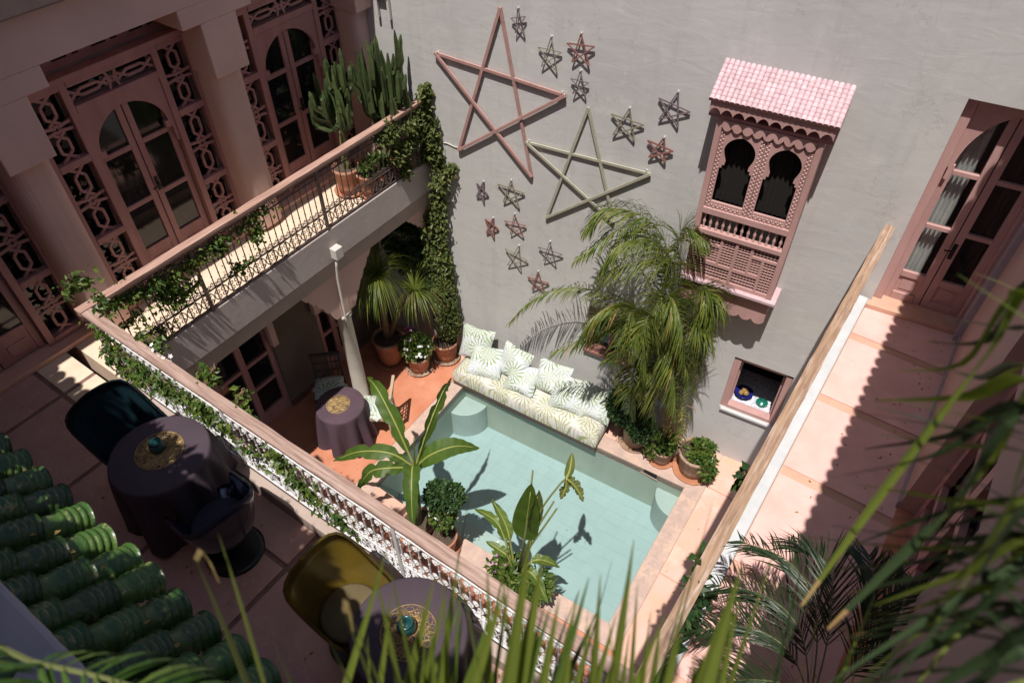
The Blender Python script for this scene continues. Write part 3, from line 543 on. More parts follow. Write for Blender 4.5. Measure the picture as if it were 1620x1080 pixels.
# ------------------------------------------------------------------ door at the end of the walkway (part of the star wall)
F = WF; d = -.13; uc = 5.99; z0, zt = 3.402, 5.655
fb = MB()
for a, b in ((5.545, 5.63), (6.35, 6.435)): F.box(fb, a, b, z0, zt, d - .07, d + .06)
F.box(fb, 5.63, 6.35, 5.56, zt, d - .07, d + .05)
rd = fb.obj('carved_door', 'pink_wood', wall, bevel=.008)
hw = arch_hw(4.98, 5.54, .315)
mb = MB(); F.cutplate(mb, 5.63, 6.35, zlist((4.98, 5.54, 14), (5.54, 5.56, 1)), uc, hw, d - .03, d + .02); mb.obj('arch_panel', 'pink_wood', rd)
mb = MB()
for sg in (-1, 1):
    F.box(mb, *(sorted((uc + sg * .315, uc + sg * .345))), 4.86, 4.98, d - .03, d + .02)
mb.obj('arch_corbel', 'pink_wood', rd)
for sg in (-1, 1):
    lf = MB(); bx = lambda a, c, z_0, z_1, d0=-.06, d1=-.02: F.box(lf, min(a, c), max(a, c), z_0, z_1, d + d0, d + d1)
    bx(uc + sg * .005, uc + sg * .075, z0, 5.54); bx(uc + sg * .29, uc + sg * .36, z0, 4.99)
    for zz, h in ((4.90, .045), (4.31, .045), (3.70, .07), (z0, .09)): bx(uc + sg * .075, uc + sg * .29, zz, zz + h, -.059, -.012)
    bx(uc + sg * .075, uc + sg * .29, z0 + .09, 3.70, -.055, -.035)
    bx(uc + sg * .11, uc + sg * .255, z0 + .13, 3.66, -.04, -.028)
    lf.obj('door_leaf', 'pink_wood', rd, bevel=.004)
    for z_0, z_1 in ((3.77, 4.31), (4.355, 4.90), (4.945, 5.54)):
        mb = MB(); a, c = sorted((uc + sg * .075, uc + sg * .315)); F.box(mb, a, c, z_0, z_1, d - .045, d - .041); mb.obj('pane', 'clear_glass', rd)
    mb = MB()      # curtain folds behind the glass
    a, c = (uc - .31, uc - .12) if sg < 0 else (uc + .17, uc + .31)
    n = 26; top = []; 
    for k in range(n + 1):
        u = a + (c - a) * k / n; dd = d - .11 + .02 * math.sin(k * 1.15); mb.v += [tuple(F.p(u, 3.5, dd)), tuple(F.p(u, 5.4, dd))]
    for k in range(n): mb.f.append((2 * k, 2 * k + 2, 2 * k + 3, 2 * k + 1)); mb.mi.append(0)
    mb.obj('curtain', 'hook_white' if sg < 0 else 'curtain', rd, smooth=True)
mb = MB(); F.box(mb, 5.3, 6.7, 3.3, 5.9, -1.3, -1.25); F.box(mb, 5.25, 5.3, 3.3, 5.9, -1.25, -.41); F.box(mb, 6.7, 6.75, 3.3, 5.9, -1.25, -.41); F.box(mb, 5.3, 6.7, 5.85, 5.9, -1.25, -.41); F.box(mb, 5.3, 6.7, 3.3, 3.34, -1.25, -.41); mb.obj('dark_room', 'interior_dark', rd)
mb = MB(); mb.tube([F.p(uc + .03, 4.16, d - .02), F.p(uc + .03, 4.16, d + .03), F.p(uc - .05, 4.15, d + .03)], .009, 6); F.box(mb, uc + .012, uc + .05, 4.04, 4.22, d - .019, d - .012); mb.obj('handle', 'black_metal', rd)
# ------------------------------------------------------------------ right building
rb = thing('walkway_building', (1.0, 4, 3.34), 'pink plastered building along the right walkway with a dark doorway', 'building')
mb = MB()
for y0, y1, z0, z1 in ((-1.5, 2.6, 3.3, 7.3), (2.6, 4.36, 5.55, 7.3), (4.36, 6.66, 3.3, 7.3)): mb.box((.80, y0, z0), (1.2, y1, z1))
mb.obj('wall', 'pink_plaster', rb)
mb = MB(); mb.box((.74, 6.665, 3.3), (1.2, 6.86, 7.3)); mb.obj('pilaster', 'ledge_plaster', rb, bevel=.01)
mb = MB(); mb.box((.785, 4.36, 3.343), (.799, 6.66, 3.43)); mb.obj('skirting', 'ledge_plaster', rb)
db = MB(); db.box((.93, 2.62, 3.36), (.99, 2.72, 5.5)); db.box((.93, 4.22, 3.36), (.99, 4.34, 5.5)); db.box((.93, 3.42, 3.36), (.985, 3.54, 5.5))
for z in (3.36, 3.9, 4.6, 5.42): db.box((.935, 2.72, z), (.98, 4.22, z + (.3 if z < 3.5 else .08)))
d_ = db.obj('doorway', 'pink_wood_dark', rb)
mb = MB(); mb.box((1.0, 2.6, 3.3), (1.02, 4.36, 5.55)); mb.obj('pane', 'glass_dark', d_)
mb = MB(); mb.box((.80, 2.6, 3.335), (1.0, 4.36, 3.36)); mb.obj('threshold', 'terracotta_floor', rb)
def barrel(L_=.25, r=.058, n=10, ridges=5, steps=40):
    """half-round clay tile along +x falling end at x=0, slightly tapered, ridged near its lip"""
    mb = MB(); th = .011
    for lay in (0, 1):
        base = len(mb.v)
        for i in range(steps + 1):
            t = i / steps; x = t * L_; rr = (r - .010 * t) - lay * th
            if lay == 0 and t < .40: rr += .0085 * abs(math.cos(t / .40 * 4 * math.pi)) ** .8 + (.004 if t < .05 else 0)
            for k in range(n + 1):
                a = math.pi * k / n; mb.v.append((x, rr * math.cos(a), rr * math.sin(a) * 1.08))
        for i in range(steps):
            for k in range(n):
                q = base + i * (n + 1) + k; mb.f.append((q, q + 1, q + n + 2, q + n + 1)); mb.mi.append(0)
    q = (steps + 1) * (n + 1)
    for k in range(n): mb.f.append((k, k + 1, q + k + 1, q + k)); mb.mi.append(0)
    return mb.mesh('barrel_tile', 'green_glaze', True, origin=(0, 0, 0))[0]
tile_me = barrel()
def tile_mat(origin, up_dir, jit=0.0):
    """world matrix: local x runs up the slope"""
    x = Vector(up_dir).normalized(); y = Vector((0, 0, 1)).cross(x).normalized(); z = x.cross(y)
    m_ = Matrix((x, y, z)).transposed().to_4x4(); m_.translation = Vector(origin); return m_
eav = MB(); eav.poly([(.60, -1.4, 7.20), (.60, -1.4, 7.26), (1.4, -1.4, 7.80), (1.4, -1.4, 7.42), (.9, -1.4, 7.39)], (-.05, 8.05, 0)); eav.obj('eave', 'mortar', rb)
y = -1.3; k = 0
while y < 6.62:
    xe = .525 + (6.8 - y) * .018
    for j in range(2):
        o_ = (xe + j * .15, y + rng.uniform(-.006, .006), 7.235 + j * .12 + rng.uniform(-.006, .006))
        inst('tile', tile_me, tile_mat(o_, (.78, 0, .62)), rb)
    y += .142; k += 1
# ------------------------------------------------------------------ tiled eave of the near building
fb_ = thing('tiled_eave', (-3, 0, 6.2), 'eave of green glazed clay tiles above the shaded terrace', 'roof')
mb = MB(); mb.poly([(-7.2, .13, 6.14), (-7.2, .15, 6.20), (-7.2, -.30, 6.56), (-7.2, -.30, 6.05)], (7.6, 0, 0)); mb.obj('mortar_bed', 'mortar', fb_)
mb = MB(); mb.box((-7.2, -2.2, 6.05), (.8, -.075, 6.60)); mb.obj('ledge', 'ledge_plaster', fb_, bevel=.015)
mb = MB(); mb.box((-7.2, -2.0, 3.34), (.8, -1.6, 6.05)); mb.obj('back_wall', 'facade_plaster', fb_)
mb = MB(); mb.box((-7.2, -1.6, 6.02), (.8, .05, 6.048)); mb.obj('soffit', 'facade_plaster', fb_)
x = -7.05
while x < .45:
    for j in range(3):
        o_ = (x + rng.uniform(-.006, .006), .20 - j * .125 + rng.uniform(-.008, .008), 6.235 + j * .105 + rng.uniform(-.005, .005))
        m_ = tile_mat(o_, (rng.uniform(-.03, .03), -.78, .60 + rng.uniform(-.02, .02)))
        inst('tile', tile_me, m_, fb_)
    x += .136

pv = thing('tile_shade_block', (-3, -2.4, 6.6), 'plastered roof room behind the viewer', 'building')  # out-of-view block added so its shadow falls on ledge and tiles
mb = MB(); mb.box((-9, -3.4, 6.605), (3, -1.5, 10.88)); mb.obj('wall', 'facade_plaster', pv)
# ------------------------------------------------------------------ railings
def curl(mb, c, u, r, turns, a0, flip=1, rad=.0058, n=11):
    pts = []
    for k in range(n):
        t = k / (n - 1); a = a0 + flip * turns * 2 * math.pi * t; q = r * (1 - .78 * t)
        pts.append(V(*c) + u * (q * math.cos(a)) + V(0, 0, q * math.sin(a)))
    mb.tube(pts, rad, 4, caps=False)
def railing(name, p0, p1, posts, label, hm, iron='iron_paint', zb=3.50, zt=4.326, fat=1.0):
    p0 = V(*p0); p1 = V(*p1); u = (p1 - p0); L_ = u.length; u.normalize(); sd = V(-u.y, u.x, 0)
    t = thing(name, (p0.x, p0.y, zb), label, 'railing')
    P = lambda s, z, d=0.0: V(p0.x + u.x * s + sd.x * d, p0.y + u.y * s + sd.y * d, z)
    hr = MB(); n = 26
    for k in range(n):         # planed by hand: each length a little different
        a, b = L_ * k / n, L_ * (k + 1) / n
        w0, w1 = [.047 + .003 * math.sin(3.1 * j) + .0015 * math.sin(7.7 * j) for j in (k, k + 1)]
        h0, h1 = [zt + .002 * math.sin(2.3 * j + 1) for j in (k, k + 1)]
        hr.hexa([P(a, zt - .028, -w0), P(b, zt - .028, -w1), P(b, zt - .028, w1), P(a, zt - .028, w0), P(a, h0, -w0), P(b, h1, -w1), P(b, h1, w1), P(a, h0, w0)])
    h_ = hr.obj('handrail', hm, t)
    mb = MB(); mb.bar(P(0, zt - .046), P(L_, zt - .046), .062, .034); mb.obj('rail_moulding', hm, h_)
    for z, nm in ((zb, 'bottom_rail'), (zb + .20, 'middle_rail'), (zt - .17, 'upper_rail')):
        mb = MB(); mb.bar(P(0, z), P(L_, z), .016, .012); mb.obj(nm, iron, t)
    for s in posts:
        mb = MB(); mb.bar(P(s, zb - .04), P(s, zt - .065), .032, .032, up=tuple(sd)); mb.obj('post', iron, t)
    nb = int(L_ / .085); pitch = L_ / nb
    bb = MB(); bb.bar((0, 0, zb + .006), (0, 0, zt - .176), .0088, .0088); 
    for z in (zb + .34, zb + .50): bb.lathe([(.004, z - .014), (.010, z), (.004, z + .014)], (0, 0, 0), 6)
    me, o_ = bb.mesh('baluster', iron)
    for k in range(nb):
        s = (k + .5) * pitch
        if any(abs(s - q) < .03 for q in posts): continue
        q = P(s, 0); inst('baluster', me, Matrix.Translation(V(q.x, q.y, o_.z)), t)
    sw = MB()
    for k in range(nb // 2):
        s = (2 * k + 1) * pitch; c = P(s, zb + .103); r = .082
        ring = [c + u * (r * math.cos(a)) + V(0, 0, r * math.sin(a)) for a in [2 * math.pi * j / 14 for j in range(15)]]
        sw.tube(ring, .006 * fat, 4, caps=False)
        for a in (.25, .75, 1.25, 1.75):
            cc_ = c + u * (.046 * math.cos(a * math.pi)) + V(0, 0, .046 * math.sin(a * math.pi)); curl(sw, cc_, u, .032, 1.3, a * math.pi, 1, .0058 * fat)
    for k in range(nb):
        s = k * pitch; curl(sw, P(s + pitch * .3, zb + .245), u, .03, 1.25, math.pi / 2, 1, .0058 * fat); curl(sw, P(s + pitch * .75, zb + .235), u, .025, 1.25, -math.pi / 2, -1, .0058 * fat)
        if fat > 1: curl(sw, P(s + pitch * .5, zt - .20), u, .034, 1.3, math.pi / 2, 1); curl(sw, P(s + pitch * .1, zt - .24), u, .03, 1.3, -math.pi / 2, 1)
        if fat > 1: curl(sw, P(s + pitch * .5, zb + .31), u, .036, 1.3, math.pi / 2, 1, .0058 * fat); curl(sw, P(s + pitch * .95, zb + .38), u, .032, 1.3, -math.pi / 2, 1, .0058 * fat)
        curl(sw, P(s + pitch * .3, zt - .115), u, .038, 1.25, -math.pi / 2, 1); curl(sw, P(s + pitch * .8, zt - .12), u, .03, 1.25, math.pi / 2, -1)
    tag(sw.obj('scrollwork', iron, t), kind='stuff')
    return t
railing('railing', (-5.59, 1.51, 0), (-5.60, 6.10, 0), (.06, 1.12, 2.77, 4.4), 'wood capped scrolled iron railing of the left balcony, overgrown with vine', 'handrail_wood', 'iron_rust')
railing('railing', (-5.53, 1.555, 0), (-.27, 1.555, 0), (.03, 1.7, 3.46, 5.1), 'wood capped white iron railing in front of the shaded terrace tables', 'handrail_x', 'iron_white', fat=1.01)
railing('railing', (-.225, 1.52, 0), (-.225, 6.705, 0), (.05, 1.7, 3.4, 5.0), 'ochre worn wood railing along the sunlit right walkway', 'handrail_ochre')
# ------------------------------------------------------------------ bay window
bay = thing('bay_window', WP(4.1, 3.1, .1), 'pink carved wooden bay window with twin horseshoe arches and tiled roof', 'bay window')
PF = .25
mb = MB(); WF.box(mb, 3.60, 3.66, 3.2, 5.12, 0, PF + .012); mb.obj('corner_post', 'pink_wood', bay, bevel=.006)
mb = MB(); WF.box(mb, 4.54, 4.60, 3.2, 5.12, 0, PF + .012); mb.obj('corner_post', 'pink_wood', bay, bevel=.006)
mb = MB(); WF.box(mb, 3.66, 4.54, 3.18, 5.12, .02, .03); mb.obj('dark_inside', 'interior_dark', bay)  # black backing sheet; the unlit depth of the bay is painted
def bay_hw(z):
    if z < 4.20: return 0
    if z < 4.60: return .162
    if z < 4.635: return .140
    if z < 4.67: return .118
    if z < 4.96:
        t = (z - 4.67) / .29
        return .118 + .034 * math.sin(min(1, t / .45) * math.pi / 2) if t < .45 else .152 * max(0, 1 - ((t - .45) / .55) ** 2) ** .62
    return 0
for sc_ in (3.88, 4.32):
    mb = MB(); WF.cutplate(mb, sc_ - .218, sc_ + .218, zlist((4.12, 4.20, 1), (4.20, 4.60, 1), (4.60, 4.635, 1), (4.635, 4.67, 1), (4.67, 4.96, 18), (4.96, 5.0, 1)), sc_, bay_hw, PF - .03, PF)
    ap = mb.obj('arched_panel', 'pink_wood', bay)
    st = MB()          # chip-carved borders
    for z0, z1, u0, u1 in ((4.14, 4.985, sc_ - .215, sc_ - .171), (4.14, 4.985, sc_ + .171, sc_ + .215), (4.13, 4.175, sc_ - .16, sc_ + .16)):
        nz = int(round((z1 - z0) / .0225)); nu = int(round((u1 - u0) / .0225))
        for i in range(nu):
            for j in range(nz):
                a, b = u0 + (u1 - u0) * i / nu, z0 + (z1 - z0) * j / nz; c, e_ = u0 + (u1 - u0) * (i + 1) / nu, z0 + (z1 - z0) * (j + 1) / nz
                q = .002; st.add([WF.p(a + q, b + q, PF + .0005), WF.p(c - q, b + q, PF + .0005), WF.p(c - q, e_ - q, PF + .0005), WF.p(a + q, e_ - q, PF + .0005), WF.p((a + c) / 2, (b + e_) / 2, PF + (.014 if (i + j) % 2 else .006))], [(0, 1, 4), (1, 2, 4), (2, 3, 4), (3, 0, 4)])
    tag(st.obj('carved_border', 'pink_wood', ap), kind='stuff')
    cu = MB(); n = 30
    for k in range(n + 1):
        u_ = sc_ - .16 + .32 * k / n; dd = .11 + .012 * math.sin(k * 1.3); cu.v += [tuple(WF.p(u_, 4.15, dd)), tuple(WF.p(u_, 4.97, dd))]
    for k in range(n): cu.f.append((2 * k, 2 * k + 2, 2 * k + 3, 2 * k + 1)); cu.mi.append(0)
    cu.obj('curtain', 'curtain', bay, smooth=True)
def toothed(F, u0, u1, ztop, zbase, amp, n, d0, d1, mb, inv=False):
    m_ = 8
    for i in range(n):
        a, w = u0 + (u1 - u0) * i / n, (u1 - u0) / n
        for j in range(m_):
            t0, t1 = j / m_, (j + 1) / m_
            f = lambda t: zbase - amp * (abs(math.sin(math.pi * t)) ** .8 if not inv else 1 - abs(math.sin(math.pi * t)) ** .7)
            mb.poly([F.p(a + w * t0, f(t0), d0), F.p(a + w * t1, f(t1), d0), F.p(a + w * t1, ztop, d0), F.p(a + w * t0, ztop, d0)], F.n * (d1 - d0))
mb = MB(); toothed(WF, 3.66, 4.54, 5.11, 5.045, .045, 9, PF, PF + .02, mb); mb.obj('tooth_trim', 'pink_wood', bay)
mb = MB(); WF.box(mb, 3.66, 4.54, 5.0, 5.12, PF - .03, PF - .005); mb.obj('head_board', 'pink_wood_dark', bay)
for z0, z1 in ((4.045, 4.12), (3.79, 3.85)):
    mb = MB(); WF.box(mb, 3.655, 4.545, z0, z1, PF - .05, PF + .018); mb.obj('rail', 'pink_wood', bay, bevel=.005)
bl = MB(); bl.lathe([(.016, 0), (.016, .02), (.009, .03), (.015, .06), (.018, .085), (.011, .105), (.009, .125), (.014, .14), (.009, .155), (.016, .172), (.016, .195)], (0, 0, 0), 8)
bme, _ = bl.mesh('baluster', 'pink_wood', True, origin=(0, 0, 0))
for k in range(13):
    q = WP(3.695 + k * .0675, 3.85, PF - .018); inst('baluster', bme, Matrix.Translation(q), bay)
Lp = [(0, .62, .80, 1.0), (.68, 1, .36, 1.0), (0, .30, 0, .74), (.36, .62, .38, .74), (.36, 1, 0, .29)]
ub, vb = [0, .30, .36, .62, .68, 1], [0, .29, .36, .38, .74, .80, 1]
def lat_region(s0, s1, z0, z1, mirror):
    U = lambda t: s0 + (s1 - s0) * ((1 - t) if mirror else t); Zv = lambda t: z0 + (z1 - z0) * t
    fm = MB()
    for a, b in zip(ub[:-1], ub[1:]):
        for c, d_ in zip(vb[:-1], vb[1:]):
            if not any(p[0] <= a + 1e-6 and p[1] >= b - 1e-6 and p[2] <= c + 1e-6 and p[3] >= d_ - 1e-6 for p in Lp):
                x0, x1 = sorted((U(a), U(b))); WF.box(fm, x0, x1, Zv(c), Zv(d_), PF - .03, PF)
    fo = fm.obj('panel_frame', 'pink_wood', bay)
    for p in Lp:
        x0, x1 = sorted((U(p[0]), U(p[1]))); a, b = Zv(p[2]), Zv(p[3]); lm = MB()
        nu = max(2, round((x1 - x0) / .036)); nv = max(2, round((b - a) / .036))
        for i in range(nu + 1): u_ = x0 + (x1 - x0) * i / nu; WF.box(lm, u_ - .0045, u_ + .0045, a, b, PF - .024, PF - .012)
        for j in range(nv + 1): z_ = a + (b - a) * j / nv; WF.box(lm, x0, x1, z_ - .0045, z_ + .0045, PF - .022, PF - .010)
        for i in range(nu + 1):
            for j in range(nv + 1):
                u_, z_ = x0 + (x1 - x0) * i / nu, a + (b - a) * j / nv; WF.box(lm, u_ - .008, u_ + .008, z_ - .008, z_ + .008, PF - .026, PF - .007)
        lm.obj('lattice_panel', 'pink_wood', fo)
lat_region(3.66, 4.085, 3.235, 3.79, False); lat_region(4.115, 4.54, 3.235, 3.79, True)
mb = MB(); WF.box(mb, 4.085, 4.115, 3.235, 3.79, PF - .03, PF + .004); WF.box(mb, 3.66, 4.54, 3.19, 3.235, PF - .03, PF + .004); mb.obj('stile', 'pink_wood', bay)
mb = MB(); WF.box(mb, 3.55, 4.66, 3.145, 3.19, 0, PF + .06); mb.obj('sill', 'pink_tile', bay, bevel=.008)
mb = MB(); WF.box(mb, 3.60, 4.61, 3.09, 3.144, 0, PF + .0); mb.obj('sill_moulding', 'pink_wood', bay)
mb = MB(); toothed(WF, 3.61, 4.60, 3.088, 2.835, .05, 7, PF - .035, PF - .012, mb); mb.obj('apron', 'pink_wood', bay)
mb = MB()
for s in (3.61, 4.578): WF.box(mb, s, s + .022, 2.84, 3.088, 0, PF - .036)
mb.obj('apron_side', 'pink_wood', bay)
mb = MB(); toothed(WF, 3.52, 4.66, 5.30, 5.235, .055, 10, .305, .322, mb, True); mb.obj('valance', 'pink_wood', bay)
mb = MB(); WF.box(mb, 3.51, 4.67, 5.12, 5.15, 0, PF + .02); mb.obj('top_board', 'pink_wood_dark', bay)
rf = MB(); rf.poly([WP(3.50, 5.30, .335), WP(3.50, 5.322, .345), WP(3.50, 5.55, 0), WP(3.50, 5.30, 0)], WU * 1.18); roof = rf.obj('roof', 'pink_wood', bay)
tb_ = MB(); n = 6
for i in range(3):
    for k in range(n + 1):
        a = math.pi * k / n; r = .0235 - .002 * (i == 2); tb_.v.append((i * .034, r * math.cos(a), r * math.sin(a) * .75))
for i in range(2):
    for k in range(n): q = i * (n + 1) + k; tb_.f.append((q, q + 1, q + n + 2, q + n + 1)); tb_.mi.append(0)
tb_.f.append(tuple(range(n + 1))); tb_.mi.append(0)
tme, _ = tb_.mesh('roof_tile', 'pink_tile', True, origin=(0, 0, 0))
sl = (WP(0, 5.55, 0) - WP(0, 5.322, .345)); sl_l = sl.length; sl.normalize()
for i in range(24):
    for j in range(9):
        q = WP(3.524 + i * .0492, 5.324, .348) + sl * (j * sl_l / 9) + V(0, 0, .003 + .0006 * (i % 2) + rng.uniform(-.0015, .0015))
        y_ = V(0, 0, 1).cross(sl).normalized(); zx = (sl * .997 + V(0, 0, -.06)).normalized(); z_ = zx.cross(y_)
        m_ = Matrix((zx, y_, z_)).transposed().to_4x4(); m_.translation = q; inst('roof_tile', tme, m_, roof)
# ------------------------------------------------------------------ wooden stars
ORD = [0, 2, 4, 1, 3]
def star(tips, w, dep, off, m_, label, group, hook=True, hooks=None):
    cx_ = sum(t[0] for t in tips) / 5; cz_ = min(t[1] for t in tips)
    t = thing('wooden_star', WP(cx_, cz_, 0), label, 'star', group)
    for k in range(5):
        a, b = tips[ORD[k]], tips[ORD[(k + 1) % 5]]; mb = MB()
        o_ = off + dep * .5 * (k % 2) + .0007 * k
        L_ = math.hypot(b[0] - a[0], b[1] - a[1]); ex = w * .3 / L_
        a2 = (a[0] - (b[0] - a[0]) * ex, a[1] - (b[1] - a[1]) * ex); b2 = (b[0] + (b[0] - a[0]) * ex, b[1] + (b[1] - a[1]) * ex)
        WF.seg(mb, a2, b2, w, o_, o_ + dep); mb.obj('slat', m_, t, bevel=.002 if w > .03 else 0)
    for h in (hooks or [tips[0]]):
        mb = MB(); mb.tube([WP(h[0], h[1] + .005, -.01), WP(h[0], h[1] + .005, off + dep + .012), WP(h[0] + .002, h[1] + .03, off + dep + .012)], .005, 5); mb.obj('nail', 'hook_white', t)
    return t
big1 = [(1.105, 5.588), (1.893, 4.815), (1.508, 3.69), (.487, 3.76), (.248, 4.934)]
big2 = [(2.176, 4.739), (2.961, 4.159), (2.61, 3.40), (1.733, 3.16), (1.432, 4.122)]
star(big1, .036, .024, .010, 'star_pink', 'largest star, of pink laths, high on the grey wall', 'wall stars', hooks=[(.28, 4.95), (1.86, 4.84)])
star(big2, .033, .020, .008, 'star_sage', 'big sage green lath star hanging above the palm', 'wall stars', hooks=[(1.47, 4.15), (2.92, 4.19)])
small = [(1.33, 5.495, .14, 10, 'star_mauve', 'small dark star at the top of the wall, right of the largest star tip', 'thin', .6),
 (1.70, 5.226, .185, -2, 'star_sage_dark', 'small khaki star left of the red star near the wall top', 'thin', .8),
 (2.049, 5.345, .175, 4, 'star_red', 'small red star, highest of the red ones', 'mid', .9),
 (2.061, 4.99, .142, 2, 'star_mauve', 'small dark star just below the highest red star', 'thin', .8),
 (3.096, 4.955, .195, -10, 'star_mauve', 'small mauve star nearest the bay window roof', 'mid', .9),
 (2.631, 4.665, .19, -4, 'star_sage_dark', 'small khaki star right of the big sage star tip', 'mid', 1.0),
 (3.035, 4.485, .15, -8, 'star_red', 'small red star beside the bay window', 'fat', 1.0),
 (.799, 3.225, .165, -20, 'star_mauve', 'small dark star nearest the balcony vine', 'fat', .55),
 (1.227, 3.354, .20, -2, 'star_sage_dark', 'small khaki star under the lower tip of the largest star', 'mid', 1.0),
 (.927, 2.717, .175, -18, 'star_red', 'small red narrow star left of a thin red star', 'fat', .6),
 (1.301, 2.87, .18, 5, 'star_red', 'small thin red star below a khaki star', 'thin', .9),
 (1.303, 2.343, .215, -12, 'star_sage_dark', 'small skewed khaki star, lowest of the khaki ones', 'thin', .8),
 (1.809, 2.613, .174, 0, 'star_mauve', 'small even dark star above the left palm frond', 'thin', 1.0),
 (1.639, 2.04, .185, 4, 'star_red', 'lowest small red star, half behind the left palm frond', 'mid', .9)]
for s_, z_, r_, rot, m_, lab, kind_, sq in small:
    tips = []
    rj = random.Random(int(s_ * 1000))
    for k in range(5):
        a = math.radians(90 - 72 * k + rot + rj.uniform(-5, 5)); q = r_ * rj.uniform(.92, 1.08); tips.append((s_ + q * math.cos(a) * sq, z_ + q * math.sin(a)))
    w_ = {'thin': .009, 'mid': .014, 'fat': .019}[kind_]
    star(tips, w_, .009, rj.uniform(.012, .03), m_, lab, 'wall stars')
mb = MB(); mb.tube([WP(.12 + .06 * k, 3.80 - .006 * (k % 3) - .004 * k, .008) for k in range(8)], .006, 5); tag(mb.obj('cable', 'cable_white'), 'thin white cable on the wall between vine and largest star', 'cable')
mb = MB(); 
for k in range(4): WF.box(mb, -.52 + .0, -.34, 5.42 + k * .22, 5.46 + k * .22, .01, .05)
for s_ in (-.52, -.36): WF.box(mb, s_, s_ + .03, 5.2, 6.6, .012, .045)
tag(mb.obj('wall_ladder', 'pipe_white'), 'narrow pale rung bracket fixed to the wall behind the cactus', 'ladder')
# crockery in the little window
def lathe_obj(name, prof, c, m_, n=24, parent=None, smooth=True, wob=None):
    mb = MB(); mb.lathe(prof, c, n, 0, wob); return mb.obj(name, m_, parent, smooth)
q = WP(4.64, 1.041, -.27)
b_ = thing('glazed_bowl', q, 'dark blue rimmed bowl of gold fruit in the little window', 'bowl')
lathe_obj('bowl', [(.05, 0), (.07, .02), (.105, .05), (.125, .075), (.118, .075), (.09, .045), (.0, .03)], q, 'bowl_blue', parent=b_)
for k in range(5):
    c = q + V(.035 * math.cos(k * 1.9), .035 * math.sin(k * 1.9), .06 + .02 * (k % 2)); lathe_obj('fruit', [(0, -.04), (.026, -.028), (.038, 0), (.026, .028), (0, .04)], c, 'bowl_gold', 10, b_)
q = WP(4.90, 1.041, -.24)
t_ = thing('lidded_pot', q, 'small green glazed lidded dish in the little window', 'dish')
lathe_obj('dish', [(.0, 0), (.06, 0), (.075, .02), (.075, .035)], q, 'lid_green', parent=t_); lathe_obj('lid', [(.078, .036), (.05, .06), (.015, .072), (.012, .085), (.018, .095), (0, .1)], q, 'lid_green', parent=t_)
# ------------------------------------------------------------------ tables
def round_table(loc, r, h, cloth, label, hem=.02, folds=9, amp=.085, flare=1.12):
    loc = V(*loc); t = thing('round_table', loc, label, 'table')
    mb = MB(); mb.lathe([(0, h - .04), (r - .01, h - .04), (r - .01, h - .006), (0, h - .006)], loc, 36); mb.lathe([(.035, .03), (.035, h - .04)], loc, 10); mb.lathe([(0, .0), (.2, .0), (.19, .025), (.03, .04)], loc, 18)
    mb.obj('table_frame', 'dark_wood', t)
    cl = MB(); n = 132; prof = [(0, h), (r * .5, h + .0005), (r - .012, h), (r, h - .006), (r + .006, h - .03)]
    z = h - .03; rows = 12
    for k in range(1, rows + 1): prof.append((r + .006 + (flare - 1) * r * (k / rows) ** .8, h - .03 - (h - .03 - hem) * k / rows))
    rr = random.Random(int(loc.x * 100)); ph = [rr.uniform(-.4, .4) for _ in range(folds + 1)]
    for r_, z_ in prof:
        dz = max(0, (h - .03 - z_) / h) ** .65
        for k in range(n):
            a = 2 * math.pi * k / n; f = 1 + amp * 2.2 * dz * math.sin(folds * a + 1.3 * math.sin(2 * a + ph[0])) + .025 * dz * math.sin(23 * a + ph[1])
            zz = z_ + (.05 * dz * dz * math.sin(4 * a + .6) if dz > 0 else 0)
            cl.v.append((loc.x + r_ * f * math.cos(a), loc.y + r_ * f * math.sin(a), loc.z + max(.006, zz)))
    for i in range(len(prof) - 1):
        for k in range(n): q = (k + 1) % n; cl.f.append((i * n + k, i * n + q, (i + 1) * n + q, (i + 1) * n + k)); cl.mi.append(0)
    c_ = cl.obj('tablecloth', cloth, None, True); return t, c_
def placemat(loc, r, label, m_='gold_weave', seed=1, nst=150):
    mb = MB(); rr = random.Random(seed); loc = V(*loc)
    mb.tube([loc + V(r * math.cos(2 * math.pi * k / 48), r * math.sin(2 * math.pi * k / 48), .004) for k in range(49)], .0028, 4, caps=False)
    for _ in range(nst):
        a = rr.uniform(0, 6.283); q = r * math.sqrt(rr.random()) * .9; c = loc + V(q * math.cos(a), q * math.sin(a), .003 + rr.random() * .003); s = min(rr.uniform(.02, .045), r - q)
        m2 = 9; ph = rr.random() * 6; e_ = rr.uniform(.55, 1); mb.tube([c + V(s * math.cos(2 * math.pi * k / m2) * math.cos(ph) - e_ * s * math.sin(2 * math.pi * k / m2) * math.sin(ph), s * math.cos(2 * math.pi * k / m2) * math.sin(ph) + e_ * s * math.sin(2 * math.pi * k / m2) * math.cos(ph), 0) for k in range(m2 + 1)], .0022, 3, caps=False)
    return tag(mb.obj('placemat', m_), label, 'placemat', 'gold wire placemats')
def candle_pot(loc, label):
    loc = V(*loc); lathe_prof = [(0, 0), (.038, 0), (.058, .02), (.062, .045), (.05, .07), (.036, .078), (.036, .088), (.046, .094), (.044, .1), (.03, .095), (.028, .04), (0, .03)]
    mb = MB(); mb.lathe(lathe_prof, loc, 26); return tag(mb.obj('table_pot', 'teal_glaze', None, True), label, 'pot', 'teal table pots')
_, c_ = round_table((-5.60, 3.80, 0), .335, .75, 'purple_cloth', 'round table by the column, half in sun, under a plum cloth')
tag(c_, 'plum cloth hanging in folds over the courtyard table by the column', 'tablecloth', 'plum tablecloths')
placemat((-5.62, 3.79, .752), .165, 'gold wire placemat on the half sunlit courtyard table', seed=1)
